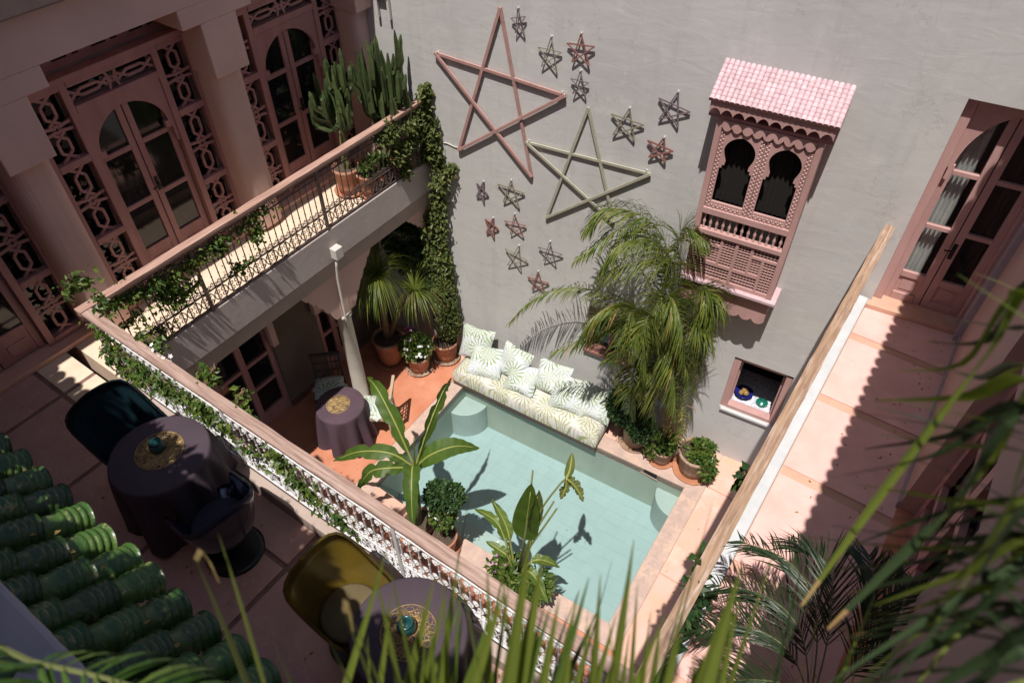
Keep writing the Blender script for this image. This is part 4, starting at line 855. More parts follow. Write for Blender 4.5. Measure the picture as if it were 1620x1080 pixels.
_, c_ = round_table((-3.97, 1.05, 3.342), .365, .75, 'shaded_cloth', 'round table on the terrace between two dark chairs')
tag(c_, 'dark plum cloth over the terrace table between two dark chairs', 'tablecloth', 'plum tablecloths')
placemat((-3.99, 1.07, 4.094), .175, 'gold wire placemat under the pot between two dark chairs', seed=2, nst=190)
candle_pot((-4.0, 1.075, 4.098), 'teal glazed pot on the placemat between two dark chairs')
_, c_ = round_table((-1.56, 1.10, 3.342), .365, .75, 'shaded_cloth', 'round terrace table beside the olive chair, seen through leaves')
tag(c_, 'plum cloth over the terrace table beside the olive chair', 'tablecloth', 'plum tablecloths')
placemat((-1.56, 1.10, 4.094), .175, 'gold wire placemat beside the olive chair, behind grass blades', seed=3, nst=120)
candle_pot((-1.58, 1.11, 4.098), 'teal glazed pot beside the olive chair, behind grass blades')
# ------------------------------------------------------------------ moulded shell chairs
def shell_chair(loc, face, shell, cushion, label, base='black_metal', hb=.50, ha=.30):
    loc = V(*loc); t = thing('shell_chair', loc, label, 'chair', 'moulded shell chairs')
    f = math.radians(face)        # direction the sitter faces
    mb = MB(); n = 40; rows = 8; seat = .40
    def pt(a, k):           # a from -pi..pi measured from the back
        w = .5 + .5 * math.cos(a); top = seat + .10 + (ha - .1) * min(1, (1.25 - abs(a) / math.pi)) + (hb - ha) * w ** 1.4
        if abs(a) > 2.35: top = seat + .03
        tt = k / rows; r = .20 + tt ** .75 * (.285 / (abs(math.cos(a)) ** 4.5 + abs(math.sin(a)) ** 4.5) ** (1 / 4.5) - .20)
        z = seat - .06 + (top - seat + .06) * tt ** 1.25
        ang = f + math.pi + a; return V(loc.x + r * math.cos(ang), loc.y + r * math.sin(ang), loc.z + z)
    for lay in (0, 1):
        base_i = len(mb.v)
        for k in range(rows + 1):
            for i in range(n):
                a = -math.pi + 2 * math.pi * i / n; p = pt(a, k)
                if lay: c = V(loc.x, loc.y, p.z); p = p + (c - p).normalized() * .022 + V(0, 0, .004)
                mb.v.append(tuple(p))
        for k in range(rows):
            for i in range(n): q = (i + 1) % n; mb.f.append((base_i + k * n + i, base_i + k * n + q, base_i + (k + 1) * n + q, base_i + (k + 1) * n + i)); mb.mi.append(0)
        mb.f.append(tuple(base_i + i for i in range(n))); mb.mi.append(0)
    o0, o1 = rows * n, (rows + 1) * n + rows * n
    for i in range(n): q = (i + 1) % n; mb.f.append((o0 + i, o0 + q, o1 + q, o1 + i)); mb.mi.append(0)
    mb.obj('shell', shell, t, True)
    mb = MB(); mb.lathe([(0, seat - .03), (.18, seat - .03), (.208, seat), (.208, seat + .035), (.185, seat + .055), (0, seat + .06)], loc, 32); mb.obj('seat_cushion', cushion, t, True)
    mb = MB(); mb.lathe([(.03, .03), (.026, .2), (.05, seat - .05)], loc, 12); mb.obj('pedestal', base, t, True)
    mb = MB(); mb.lathe([(0, 0), (.225, 0), (.225, .008), (.19, .018), (.05, .035), (0, .036)], loc, 32); mb.obj('foot_plate', base, t, True)
    return t
shell_chair((-4.44, 1.05, 3.342), 3, 'chair_teal', 'cushion_navy', 'dark teal shell chair facing the pot table from the gallery side', hb=.56)
shell_chair((-3.36, 1.0, 3.342), 172, 'chair_navy', 'cushion_navy', 'navy shell chair seen from behind, its round foot showing on the terrace', hb=.46)
shell_chair((-2.08, 1.06, 3.342), 2, 'chair_olive', 'cushion_olive', 'olive yellow shell chair on the terrace in dappled sun', hb=.56)
# ------------------------------------------------------------------ courtyard chairs
def side_chair(loc, face, frame, label, cush='leaf_print_white', wicker=False):
    loc = V(*loc); t = thing('side_chair', loc, label, 'chair'); f = math.radians(face); fx = V(math.cos(f), math.sin(f), 0); sx = V(-fx.y, fx.x, 0)
    P = lambda a, b, z: loc + fx * a + sx * b + V(0, 0, z)
    for a, b in ((.2, .2), (.2, -.2), (-.2, .2), (-.2, -.2)):
        mb = MB(); mb.bar(P(a * 1.08, b * 1.05, 0), P(a, b, .42 if a > 0 else .43), .036, .036, up=tuple(fx)); mb.obj('leg', frame, t)
    mb = MB()
    for a, b, c, d_ in ((.2, -.2, .2, .2), (-.2, -.2, -.2, .2), (-.2, .2, .2, .2), (-.2, -.2, .2, -.2)): mb.bar(P(a, b, .40), P(c, d_, .40), .03, .05)
    mb.obj('seat_frame', frame, t)
    mb = MB(); 
    for b in (-.2, .2): mb.bar(P(-.2, b, .42), P(-.27, b * .97, .86), .034, .034, up=tuple(sx))
    mb.bar(P(-.275, -.22, .86), P(-.275, .22, .86), .04, .05); bk = mb.obj('back_frame', frame, t)
    for k in range(5):
        mb = MB(); b = -.14 + .07 * k; mb.bar(P(-.21, b, .46), P(-.27, b, .84), .012, .012, up=tuple(sx)); mb.obj('slat', frame, bk)
    for z in (.58, .72):
        mb = MB(); mb.bar(P(-.233 - (z - .58) * .15, -.2, z), P(-.233 - (z - .58) * .15, .2, z), .014, .014); mb.obj('cross_slat', frame, bk)
    cu = MB(); n = 10
    for i in range(n + 1):
        for j in range(n + 1):
            u_, v_ = -1 + 2 * i / n, -1 + 2 * j / n; zz = .425 + .06 * (1 - u_ ** 4) * (1 - v_ ** 4) + .02; cu.v.append(tuple(P(.21 * u_, .21 * v_, zz)))
    for i in range(n):
        for j in range(n): q = i * (n + 1) + j; cu.f.append((q, q + 1, q + n + 2, q + n + 1)); cu.mi.append(0)
    cu.box((loc.x - .19, loc.y - .19, loc.z + .425), (loc.x + .19, loc.y + .19, loc.z + .445)); cu.obj('cushion', cush, t, True)
    return t
side_chair((-5.36, 4.22, 0), 215, 'chair_wood', 'wooden chair with leaf print cushion in the sun beside the column')
side_chair((-6.18, 4.10, 0), -45, 'iron_dark', 'dark iron chair in the arcade shade behind the plum table')
# ------------------------------------------------------------------ daybed and cushions
db_ = thing('daybed', (-3.75, 5.95, 0), 'long low daybed in leaf print fabric along the wall beside the pool', 'daybed')
Q = [(-4.97, 5.49), (-2.50, 5.63), (-2.58, 6.42), (-5.03, 6.13)]
mb = MB(); prism(mb, Q, .015, .09); mb.obj('plinth', 'sofa_base', db_)
def mattress(Q, z0, z1, name, m_, parent, nu=34, nv=14, rad=.05, sag=.012):
    mb = MB(); F2 = lambda u, v: [Q[0][i] * (1 - u) * (1 - v) + Q[1][i] * u * (1 - v) + Q[2][i] * u * v + Q[3][i] * (1 - u) * v for i in (0, 1)]
    def prof(t, n): return t
    top = []
    for j in range(nv + 1):
        for i in range(nu + 1):
            u, v = i / nu, j / nv; x, y = F2(u, v); e = min(u, 1 - u) * 2.5; e2 = min(v, 1 - v) * .8; q = min(e, e2)
            drop = rad * (1 - math.sqrt(max(0, 1 - (1 - min(1, q / rad)) ** 2))) if q < rad else 0
            mb.v.append((x, y, z1 - drop + sag * (math.sin(u * 9 + 1) * math.sin(v * 5 + 2)) * (0 if q < rad else 1)))
    for j in range(nv):
        for i in range(nu): q = j * (nu + 1) + i; mb.f.append((q, q + 1, q + nu + 2, q + nu + 1)); mb.mi.append(0)
    ring = [i for i in range(nu + 1)] + [j * (nu + 1) + nu for j in range(1, nv + 1)] + [nv * (nu + 1) + i for i in range(nu - 1, -1, -1)] + [j * (nu + 1) for j in range(nv - 1, 0, -1)]
    b0 = len(mb.v)
    for q in ring: x, y, z = mb.v[q]; mb.v.append((x, y, z0))
    for k in range(len(ring)): k2 = (k + 1) % len(ring); mb.f.append((ring[k], b0 + k, b0 + k2, ring[k2])); mb.mi.append(0)
    return mb.obj(name, m_, parent, True)
mattress(Q, .09, .33, 'mattress', 'leaf_print', db_)
def cushion(c, yaw, lean, w, h, label, seed, th=.16):
    lean = -lean; yaw = yaw * .6 + 3.2
    """square scatter cushion with pinched corners; lean tips it back from vertical"""
    mb = MB(); n = 12; rr = random.Random(seed); cr = math.radians(yaw); la = math.radians(lean)
    R_ = Matrix.Rotation(cr, 3, 'Z') @ Matrix.Rotation(-la, 3, 'X')
    for side in (1, -1):
        b0 = len(mb.v)
        for j in range(n + 1):
            for i in range(n + 1):
                u, v = -1 + 2 * i / n, -1 + 2 * j / n; puff = ((1 - u ** 2) * (1 - v ** 2)) ** .42
                pin = 1 - .10 * (1 - abs(u)) * abs(v) ** 3 ; pin2 = 1 - .10 * (1 - abs(v)) * abs(u) ** 3
                p = V(u * w / 2 * pin2, side * th / 2 * puff + .012 * math.sin(3 * u + seed) * math.sin(2.4 * v + seed) , v * h / 2 * pin); q = R_ @ p + V(*c); mb.v.append(tuple(q))
        for j in range(n):
            for i in range(n): q = b0 + j * (n + 1) + i; mb.f.append((q, q + 1, q + n + 2, q + n + 1)); mb.mi.append(0)
    return tag(mb.obj('cushion', 'leaf_print_white', None, True), label, 'cushion', 'leaf print cushions')
cushion((-4.84, 5.96, .58), 14, -28, .54, .54, 'leaf print cushion at the far left end of the daybed, upright in the corner', 1, .2)
cushion((-4.56, 5.82, .47), 22, -56, .56, .50, 'leaf print cushion leaning on the corner cushion, second from the left', 2, .2)
cushion((-4.16, 5.98, .55), -14, -36, .54, .52, 'white leaf print cushion third from the left, left of the gap', 3, .2)
cushion((-3.92, 5.86, .46), 10, -60, .50, .46, 'leaf print cushion slumped in front of the third one', 7, .18)
cushion((-3.52, 6.06, .54), 6, -38, .54, .50, 'leaf print cushion in frond shadow just left of the wall window', 4, .2)
cushion((-3.16, 5.98, .50), 14, -50, .56, .52, 'leaf print cushion lying back below the wall window', 5, .2)
cushion((-2.76, 6.06, .50), 4, -48, .54, .50, 'leaf print cushion at the right end beside the potted shrub', 6, .2)
# pink masonry block at the pool corner
pb = MB(); prism(pb, [(-4.55, 3.02), (-4.03, 3.0), (-3.98, 3.28), (-4.50, 3.30)], 0.013, .30); prism(pb, [(-4.30, 3.05), (-4.02, 3.04), (-3.98, 3.26), (-4.28, 3.27)], .30, .36)
tag(pb.obj('masonry_block', 'pink_block', None, bevel=.012), 'low pink plastered block at the near left pool corner', 'block')
# ------------------------------------------------------------------ plants: helpers
def catmull(pts, n):
    pts = [Vector(p) for p in pts]; P_ = [pts[0] * 2 - pts[1]] + pts + [pts[-1] * 2 - pts[-2]]; out = []; m_ = len(pts) - 1
    for k in range(n + 1):
        t = k / n * m_; i = min(int(t), m_ - 1); f = t - i; a, b, c, d_ = P_[i:i + 4]
        out.append(.5 * ((2 * b) + (c - a) * f + (2 * a - 5 * b + 4 * c - d_) * f * f + (3 * b - a - 3 * c + d_) * f ** 3))
    return out
def rdir(r):
    z = r.uniform(-1, 1); a = r.uniform(0, 6.283); q = math.sqrt(1 - z * z); return V(q * math.cos(a), q * math.sin(a), z)
def leaf(mb, p, d, nrm, L_, w, mi=0, fold=.25):
    sd = d.cross(nrm)
    if sd.length < 1e-4: return
    sd.normalize(); nrm = sd.cross(d); m_ = p + d * (L_ * .45)
    mb.add([p, m_ + sd * (w / 2) + nrm * (w * fold), p + d * L_ - nrm * (L_ * .12), m_ - sd * (w / 2) + nrm * (w * fold)], [(0, 1, 2), (0, 2, 3)], mi)
def leafball(mb, c, rad, n, L_, w, r, shell=.55, mi=0, up=.35, clump=9):
    cl = [rdir(r) for _ in range(clump)]
    for _ in range(n):
        b = cl[r.randrange(clump)]; d = (b + rdir(r) * .75).normalized(); q = shell + (1 - shell) * r.random() ** .6
        p = V(c[0] + d.x * rad[0] * q, c[1] + d.y * rad[1] * q, c[2] + d.z * rad[2] * q)
        dd = (d * .7 + rdir(r) * .8 + V(0, 0, .15)).normalized(); nn = (V(0, 0, up) + d * .5 + rdir(r) * .6).normalized(); s = r.uniform(.7, 1.25)
        leaf(mb, p, dd, nn, L_ * s, w * s, mi)
def strip(mb, pts, widths, nrm, mi=0, fold=.0):
    """ribbon leaf with a shallow V section"""
    b0 = len(mb.v); n = len(pts)
    for i, p in enumerate(pts):
        d = (pts[min(i + 1, n - 1)] - pts[max(i - 1, 0)]).normalized(); sd = d.cross(nrm)
        sd = sd.normalized() if sd.length > 1e-5 else V(1, 0, 0); nn = sd.cross(d); w = widths[i] / 2
        mb.v += [tuple(p + sd * w + nn * (w * fold)), tuple(p), tuple(p - sd * w + nn * (w * fold))]
    for i in range(n - 1):
        q = b0 + 3 * i; mb.f += [(q, q + 1, q + 4, q + 3), (q + 1, q + 2, q + 5, q + 4)]; mb.mi += [mi, mi]
def frond(mb, ctrl, nl, ll, lw, r, droop=.5, start=.22, rr=.008, mi=0, mir=1, fwd=.55, jit=.18, miy=None, tipdry=0.0):
    path = catmull(ctrl, 40); mb.tube(path[::2], [rr * (1 - .8 * k / 20) for k in range(21)], 5, mir)
    for k in range(nl):
        t = start + (1 - start) * (k + r.random() * .6) / nl; i = min(39, int(t * 40)); p = path[i].lerp(path[i + 1], t * 40 - i)
        tg = (path[i + 1] - path[i]).normalized(); sd = tg.cross(V(0, 0, 1)); sd = sd.normalized() if sd.length > .05 else V(1, 0, 0)
        prof = math.sin(math.pi * (.12 + .80 * (t - start) / (1 - start))) ** .7
        for sg in (-1, 1):
            L_ = ll * prof * r.uniform(.8, 1.12); d = (sd * sg * 1.0 + tg * (fwd + .5 * t) + V(0, 0, .25) + rdir(r) * jit).normalized()
            pts = [p]; q = p.copy(); seg = 4
            for s in range(1, seg + 1):
                d = (d + V(0, 0, -droop * (.10 + .22 * s) * 1.0)).normalized(); q = q + d * (L_ / seg); pts.append(q.copy())
            m2 = miy if (miy is not None and r.random() < tipdry) else mi
            nn = d.cross(sd.cross(d)) if False else (tg.cross(d)); nn = V(0, 0, 1) if nn.length < .05 else (nn.normalized() if nn.z > 0 else -nn.normalized())
            strip(mb, pts, [lw * .5, lw, lw * .9, lw * .6, lw * .06], nn, m2, .25)
def pot(t, loc, r, h, m_='terracotta_pot', saucer=True, waist=.78, sm='orange_saucer'):
    loc = V(*loc); z0 = .025 if saucer else 0
    lathe_obj('pot', [(0, z0), (r * waist, z0), (r * (waist + .06), z0 + h * .25), (r * .95, z0 + h * .86), (r * 1.02, z0 + h * .87), (r * 1.05, z0 + h * .94), (r * 1.02, z0 + h), (r * .92, z0 + h), (r * .90, z0 + h * .9)], loc, m_, 30, t)
    lathe_obj('soil', [(r * .905, z0 + h * .88), (0, z0 + h * .91)], loc, 'soil', 20, t)
    if saucer: lathe_obj('saucer', [(0, 0.002), (r * .98, 0.002), (r * 1.16, .035), (r * 1.12, .038), (r * .95, .015), (0, .014)], loc, sm, 30, t)
    return V(loc.x, loc.y, loc.z + z0 + h * .9)
def flowers(mb, c, rad, n, s, r, mi):
    for _ in range(n):
        d = rdir(r); d.z = abs(d.z) * .8 + .1; d.normalize(); p = V(c[0] + d.x * rad[0], c[1] + d.y * rad[1], c[2] + d.z * rad[2]); a = d.cross(V(.3, .2, .9)).normalized(); b = d.cross(a); ph = r.random() * 6
        for k in range(5):
            e_ = a * math.cos(ph + k * 1.2566) + b * math.sin(ph + k * 1.2566); leaf(mb, p, (e_ + d * .2).normalized(), d, s, s * .85, mi, .05)
# ------------------------------------------------------------------ palms by the wall
r = random.Random(11)
pl = thing('potted_palm', (-2.12, 6.14, 0), 'tall feathery areca palm in an old pot beside the daybed, reaching over the wall', 'palm')
tp = pot(pl, (-2.12, 6.14, .002), .215, .40, 'aged_pot', sm='aged_pot')
F1 = [[(-2.03, 6.16, 1.39), (-2.07, 6.16, 3.04), (-2.36, 6.07, 3.82), (-2.86, 5.92, 3.92), (-3.06, 5.8, 3.62)], [(-2.06, 6.11, 1.43), (-2.1, 6.0, 3.13), (-2.22, 5.89, 3.74), (-2.54, 5.7, 3.72), (-2.73, 5.63, 3.28)],
 [(-2.22, 6.09, 1.34), (-2.57, 6.05, 2.45), (-3.16, 6.04, 2.52), (-3.77, 5.97, 2.1), (-4.19, 5.92, 1.43)], [(-2.1, 6.0, 1.5), (-2.2, 5.79, 2.65), (-2.4, 5.62, 2.99), (-2.67, 5.49, 2.73), (-2.82, 5.42, 2.28)],
 [(-1.94, 6.12, 1.49), (-1.81, 6.03, 2.97), (-1.62, 6.01, 3.33), (-1.50, 5.98, 3.03), (-1.40, 6.0, 2.07)], [(-1.97, 6.02, 1.45), (-1.89, 5.77, 2.52), (-1.71, 5.59, 2.58), (-1.58, 5.56, 2.14), (-1.49, 5.57, 1.67)],
 [(-1.97, 6.02, 1.45), (-2.0, 5.71, 2.92), (-1.86, 5.58, 3.39), (-1.66, 5.55, 3.10), (-1.52, 5.58, 2.45)], [(-2.05, 6.01, 1.4), (-2.12, 5.7, 2.66), (-2.19, 5.49, 3.09), (-2.25, 5.38, 2.84), (-2.26, 5.38, 2.21)],
 [(-1.99, 6.17, 1.42), (-1.99, 6.17, 3.17), (-2.08, 6.15, 3.59), (-2.04, 6.16, 3.86), (-1.77, 6.19, 3.75)], [(-1.97, 6.02, 1.45), (-1.97, 5.61, 2.81), (-2.0, 5.41, 3.16), (-1.95, 5.31, 2.88), (-1.85, 5.33, 2.3)],
 [(-1.92, 6.12, 1.38), (-1.73, 5.99, 2.64), (-1.62, 5.96, 2.94), (-1.52, 5.93, 2.60), (-1.44, 5.94, 1.76)],
 [(-2.0, 6.05, 1.3), (-1.98, 5.80, 2.1), (-1.90, 5.66, 2.2), (-1.80, 5.60, 1.8), (-1.76, 5.62, 1.3)], [(-2.05, 6.05, 1.3), (-2.12, 5.78, 2.0), (-2.12, 5.62, 2.15), (-2.10, 5.55, 1.75), (-2.08, 5.58, 1.25)], [(-1.95, 6.1, 1.3), (-1.80, 5.95, 2.2), (-1.68, 5.85, 2.3), (-1.58, 5.82, 1.9), (-1.54, 5.84, 1.3)]]
r9 = random.Random(5)
for c in [F1[i] for i in (0, 1, 3, 4, 6, 7, 10)]: F1.append([tuple(Vector(q) + V(r9.gauss(0, .12), r9.gauss(0, .08) if j else 0, r9.gauss(0, .10) - .08 * j) * (j / 3)) for j, q in enumerate(c)])
for k, c in enumerate(F1):
    base = [(-2.12 + .05 * math.sin(k * 2.1), 6.14 + .05 * math.cos(k * 2.1), tp.z - .02), ((-2.12 + c[0][0]) / 2, (6.14 + c[0][1]) / 2, .9)]
    mb = MB(); frond(mb, base + c, 98 if k != 2 else 74, .42 if k not in (2,) else .32, .0140, r, .62, .40 if k != 2 else .36, .011, miy=2, tipdry=.04, jit=.35); mb.obj('frond', ['leaf_palm', 'stem_green', 'dry_leaf'], pl)
for k in range(5):
    a = k * 1.26; mb = MB(); mb.tube([(-2.12 + .07 * math.cos(a), 6.14 + .07 * math.sin(a), tp.z - .03), (-2.1 + .1 * math.cos(a), 6.12 + .08 * math.sin(a), .8), (-2.05 + .13 * math.cos(a), 6.08 + .1 * math.sin(a), 1.45)], [.022, .019, .014], 7); mb.obj('stem', 'stem_brown', pl, True)
mb = MB()
for _ in range(3):
    c = [(-2.0 + r.uniform(-.1, .1), 6.1, 1.5), (-1.75 + r.uniform(-.2, .1), 6.1, 1.55), (-1.6 + r.uniform(-.2, .1), 6.05, 1.2), (-1.52 + r.uniform(-.2, .1), 6.0, .7)]
    frond(mb, c, 24, .26, .014, r, 1.0, .2, .007)
mb.obj('dead_frond', ['dry_leaf', 'stem_brown'], pl)
t = thing('potted_shrub', (-2.42, 6.02, 0), 'dense dark green shrub around the foot of the areca palm', 'shrub')
mb = MB(); leafball(mb, (-2.32, 6.08, .72), (.26, .22, .36), 1500, .062, .036, r, .35); leafball(mb, (-2.0, 5.98, .55), (.2, .16, .26), 700, .062, .036, r, .35); mb.obj('foliage', 'leaf_dark', t)
for k in range(4): mb = MB(); mb.tube([(-2.16 + .03 * k, 6.05, .38), (-2.3 + .08 * k, 6.04, .7)], .008, 5); mb.obj('stem', 'stem_brown', t)
t = thing('potted_plant', (-1.66, 6.06, 0), 'middle aged pot with a small leafy plant, between palm pot and broad pot', 'potted plant', 'pots by the pool')
tp = pot(t, (-1.66, 6.06, .002), .165, .27, 'aged_pot'); mb = MB(); leafball(mb, (-1.66, 6.05, .42), (.19, .17, .16), 420, .07, .035, r, .3); leafball(mb, (-1.78, 5.92, .26), (.09, .07, .12), 120, .06, .03, r, .3); mb.obj('foliage', 'leaf_green', t)
t = thing('potted_plant', (-1.22, 6.16, 0), 'broad aged pot on an orange saucer with low trailing greenery, nearest the little window', 'potted plant', 'pots by the pool')
tp = pot(t, (-1.22, 6.16, .002), .245, .40, 'aged_pot'); mb = MB(); leafball(mb, (-1.16, 6.16, .44), (.22, .2, .12), 700, .075, .05, r, .3); leafball(mb, (-1.0, 6.02, .33), (.1, .1, .18), 260, .07, .045, r, .4); mb.obj('foliage', 'leaf_green', t)
mb = MB(); flowers(mb, (-1.1, 6.1, .46), (.12, .12, .12), 3, .018, r, 0); mb.obj('flower', 'flower_white', t)
# ------------------------------------------------------------------ corner by the arcade
t = thing('potted_ponytail', (-6.1, 5.32, 0), 'tall pot with a fountain of long thin arching leaves under the arcade', 'potted plant')
tp = pot(t, (-6.12, 5.32, .002), .24, .5, 'terracotta_pot')
def fountain(mb, c, n, L_, w, r, spread=1.0, drop=1.1, mi=0, bias=V(0, 0, 0), dry=0):
    for k in range(n):
        a = r.uniform(0, 6.283); d = (V(math.cos(a) * spread, math.sin(a) * spread, r.uniform(.15, 1.0)) + bias).normalized(); q = V(*c); pts = [q.copy()]; ll = L_ * r.uniform(.7, 1.15)
        for s in range(8):
            d = (d + V(0, 0, -drop * (.06 + .055 * s))).normalized(); q = q + d * (ll / 8); pts.append(q.copy())
        nn = V(-math.sin(a), math.cos(a), 0).cross(d); nn = nn if nn.length > .1 else V(0, 0, 1)
        strip(mb, pts, [w * f for f in (.7, 1, 1, .95, .85, .7, .55, .35, .08)], nn.normalized(), 1 if r.random() < dry else mi, .2)
mb = MB(); mb.tube([(-6.12, 5.32, .5), (-6.05, 5.28, 1.2), (-5.86, 5.12, 2.02)], [.06, .045, .04], 8); mb.obj('stem', 'stem_brown', t, True)
mb = MB(); fountain(mb, (-5.84, 5.10, 2.10), 170, .82, .013, r, .75, 1.25, bias=V(.45, -.55, .25)); mb.obj('foliage', ['leaf_palm', 'dry_leaf'], t)
mb = MB(); mb.tube([(-6.1, 5.34, .5), (-5.9, 5.45, 1.1), (-5.56, 5.50, 1.62)], [.05, .035, .03], 8); mb.obj('stem', 'stem_brown', t, True)
mb = MB(); fountain(mb, (-5.56, 5.50, 1.66), 130, .66, .012, r, .8, 1.25, bias=V(.4, -.2, .25), dry=.08); mb.obj('foliage', ['leaf_palm', 'dry_leaf'], t)
t = thing('flower_pot', (-5.62, 5.44, 0), 'terracotta pot of white and pink flowers on the orange courtyard floor', 'flower pot')
tp = pot(t, (-5.62, 5.44, .002), .19, .30, 'terracotta_pot', sm='aged_pot'); mb = MB(); leafball(mb, (-5.62, 5.42, .50), (.27, .25, .20), 900, .06, .038, r, .4); mb.obj('foliage', 'leaf_green', t)
mb = MB(); flowers(mb, (-5.55, 5.36, .52), (.24, .2, .21), 34, .026, r, 0); mb.obj('white_flower', 'flower_white', t)
mb = MB(); flowers(mb, (-5.76, 5.46, .58), (.18, .2, .2), 13, .025, r, 0); mb.obj('pink_flower', 'flower_pink', t)
t = thing('potted_shrub', (-5.42, 5.92, 0), 'upright green shrub in a pot in the corner left of the daybed', 'shrub')
tp = pot(t, (-5.42, 5.88, .002), .2, .36, 'terracotta_pot', sm='aged_pot'); mb = MB(); leafball(mb, (-5.40, 5.95, .75), (.22, .16, .42), 1900, .05, .03, r, .6, clump=22); leafball(mb, (-5.40, 5.97, 1.3), (.19, .13, .34), 1300, .05, .03, r, .6, clump=18); mb.obj('foliage', 'leaf_olive', t)
mb = MB(); mb.tube([(-5.42, 5.9, .36), (-5.42, 5.96, 1.2)], .02, 6); mb.obj('stem', 'stem_brown', t)
# climbing vine down the corner of the wall, from the balcony to the floor
def vine(label, paths, n, spread, L_, w, r, m_='leaf_green', stems=True, group='climbing vines'):
    p0 = Vector(paths[0][0]); t = thing('climbing_vine', (p0.x, p0.y, min(p[2] for q in paths for p in q)), label, 'vine', group); mb = MB(); st = MB()
    tot = sum((Vector(a) - Vector(b)).length for q in paths for a, b in zip(q[:-1], q[1:]))
    for path in paths:
        L2 = sum((Vector(a) - Vector(b)).length for a, b in zip(path[:-1], path[1:])); m_n = int(n * L2 / tot); cp = catmull(path, 30)
        clumps = [(r.random(), rdir(r)) for _ in range(max(3, int(L2 * 9)))]
        for _ in range(m_n):
            ct, cd = clumps[r.randrange(len(clumps))]; tt = min(.999, max(0, ct + r.gauss(0, .06))); i = int(tt * 30); p = cp[i].lerp(cp[i + 1], tt * 30 - i) + V(cd.x * spread[0], cd.y * spread[1], cd.z * spread[2]) * r.random() + V(r.gauss(0, .3) * spread[0], r.gauss(0, .3) * spread[1], r.gauss(0, .3) * spread[2])
            d = (rdir(r) + V(0, 0, -.45)).normalized(); nn = (rdir(r) * .7 + V(.2, -.35, .8)).normalized(); s = r.uniform(.45, 1.45); leaf(mb, p, d, nn, L_ * s, w * s)
        for _ in range(2): st.tube([q + rdir(r) * .02 for q in cp], .004, 4)
    mb.obj('foliage', m_, t); tag(st.obj('stem', 'stem_brown', t), kind='stuff'); return t
vine('vine hanging from the balcony end down the corner of the star wall', [[(-5.55, 6.05, 4.30), (-5.50, 6.05, 3.7), (-5.42, 6.06, 3.2), (-5.46, 6.05, 2.4), (-5.42, 6.06, 1.6)], [(-5.42, 6.05, 3.25), (-5.25, 6.07, 3.42), (-5.12, 6.08, 3.36)], [(-5.62, 6.0, 2.7), (-5.62, 5.95, 2.0), (-5.55, 5.95, 1.4)]], 5200, (.13, .07, .13), .060, .034, r, 'leaf_olive')
vine('leafy vine over the far end of the left balcony railing', [[(-5.57, 5.3, 4.15), (-5.57, 5.7, 4.15), (-5.56, 6.05, 4.2)], [(-5.57, 5.35, 3.85), (-5.56, 5.7, 3.9), (-5.56, 6.05, 3.9)], [(-5.58, 5.6, 3.62), (-5.57, 6.0, 3.62)], [(-5.55, 6.05, 4.3), (-5.47, 6.08, 4.55)]], 3400, (.06, .1, .14), .056, .032, r, 'leaf_olive')
vine('vine trailing along the near half of the left balcony railing', [[(-5.60, 1.6, 4.22), (-5.60, 2.3, 4.12), (-5.60, 3.0, 4.15), (-5.60, 3.6, 4.2)], [(-5.60, 1.6, 3.95), (-5.60, 2.1, 3.92), (-5.60, 2.5, 3.9)], [(-5.58, 2.9, 4.1), (-5.58, 3.0, 3.75)], [(-5.6, 3.3, 4.15), (-5.58, 3.42, 3.95)], [(-5.58, 1.6, 3.7), (-5.58, 2.2, 3.6)], [(-5.7, 1.55, 4.35), (-5.75, 1.65, 4.55)]], 3000, (.06, .15, .12), .050, .029, r)
vine('vine with tiny white blossoms along the left half of the terrace railing', [[(-5.5, 1.54, 4.15), (-5.0, 1.54, 4.02), (-4.5, 1.53, 4.05), (-4.0, 1.53, 4.0), (-3.5, 1.53, 3.95)], [(-5.5, 1.53, 3.9), (-5.1, 1.53, 3.75), (-4.6, 1.53, 3.85)], [(-5.35, 1.62, 4.3), (-5.3, 1.66, 4.5)], [(-4.05, 1.62, 4.3), (-3.95, 1.7, 4.5)], [(-3.75, 1.62, 4.25), (-3.65, 1.7, 4.42)], [(-3.3, 1.55, 4.1), (-2.9, 1.55, 3.85), (-2.5, 1.56, 3.75)], [(-4.85, 1.62, 4.28), (-4.7, 1.7, 4.4)]], 1800, (.17, .06, .13), .056, .031, r)
mb = MB(); flowers(mb, (-4.62, 1.62, 4.3), (.2, .04, .1), 7, .022, r, 0)
tag(mb.obj('blossom_sprig', 'flower_white'), 'sprig of white star blossoms above the terrace handrail', 'flowers', kind='stuff')
vine('small vine on the near end of the right walkway railing', [[(-.21, 1.6, 4.1), (-.18, 2.1, 3.95), (-.17, 2.5, 3.8)], [(-.26, 2.3, 4.25), (-.27, 2.7, 4.1)], [(-.3, 3.35, 4.15), (-.32, 3.45, 3.95)]], 240, (.05, .1, .12), .075, .055, r, 'leaf_dark')
vine('dark climbing foliage filling the far end of the arcade', [[(-5.75, 6.02, 2.6), (-6.1, 5.98, 2.3), (-6.5, 5.95, 2.4)], [(-5.7, 6.0, 2.0), (-6.1, 5.95, 1.7), (-6.5, 5.92, 1.8)], [(-5.75, 5.98, 1.4), (-6.2, 5.92, 1.2)]], 2600, (.18, .08, .22), .085, .05, r, 'leaf_dark')
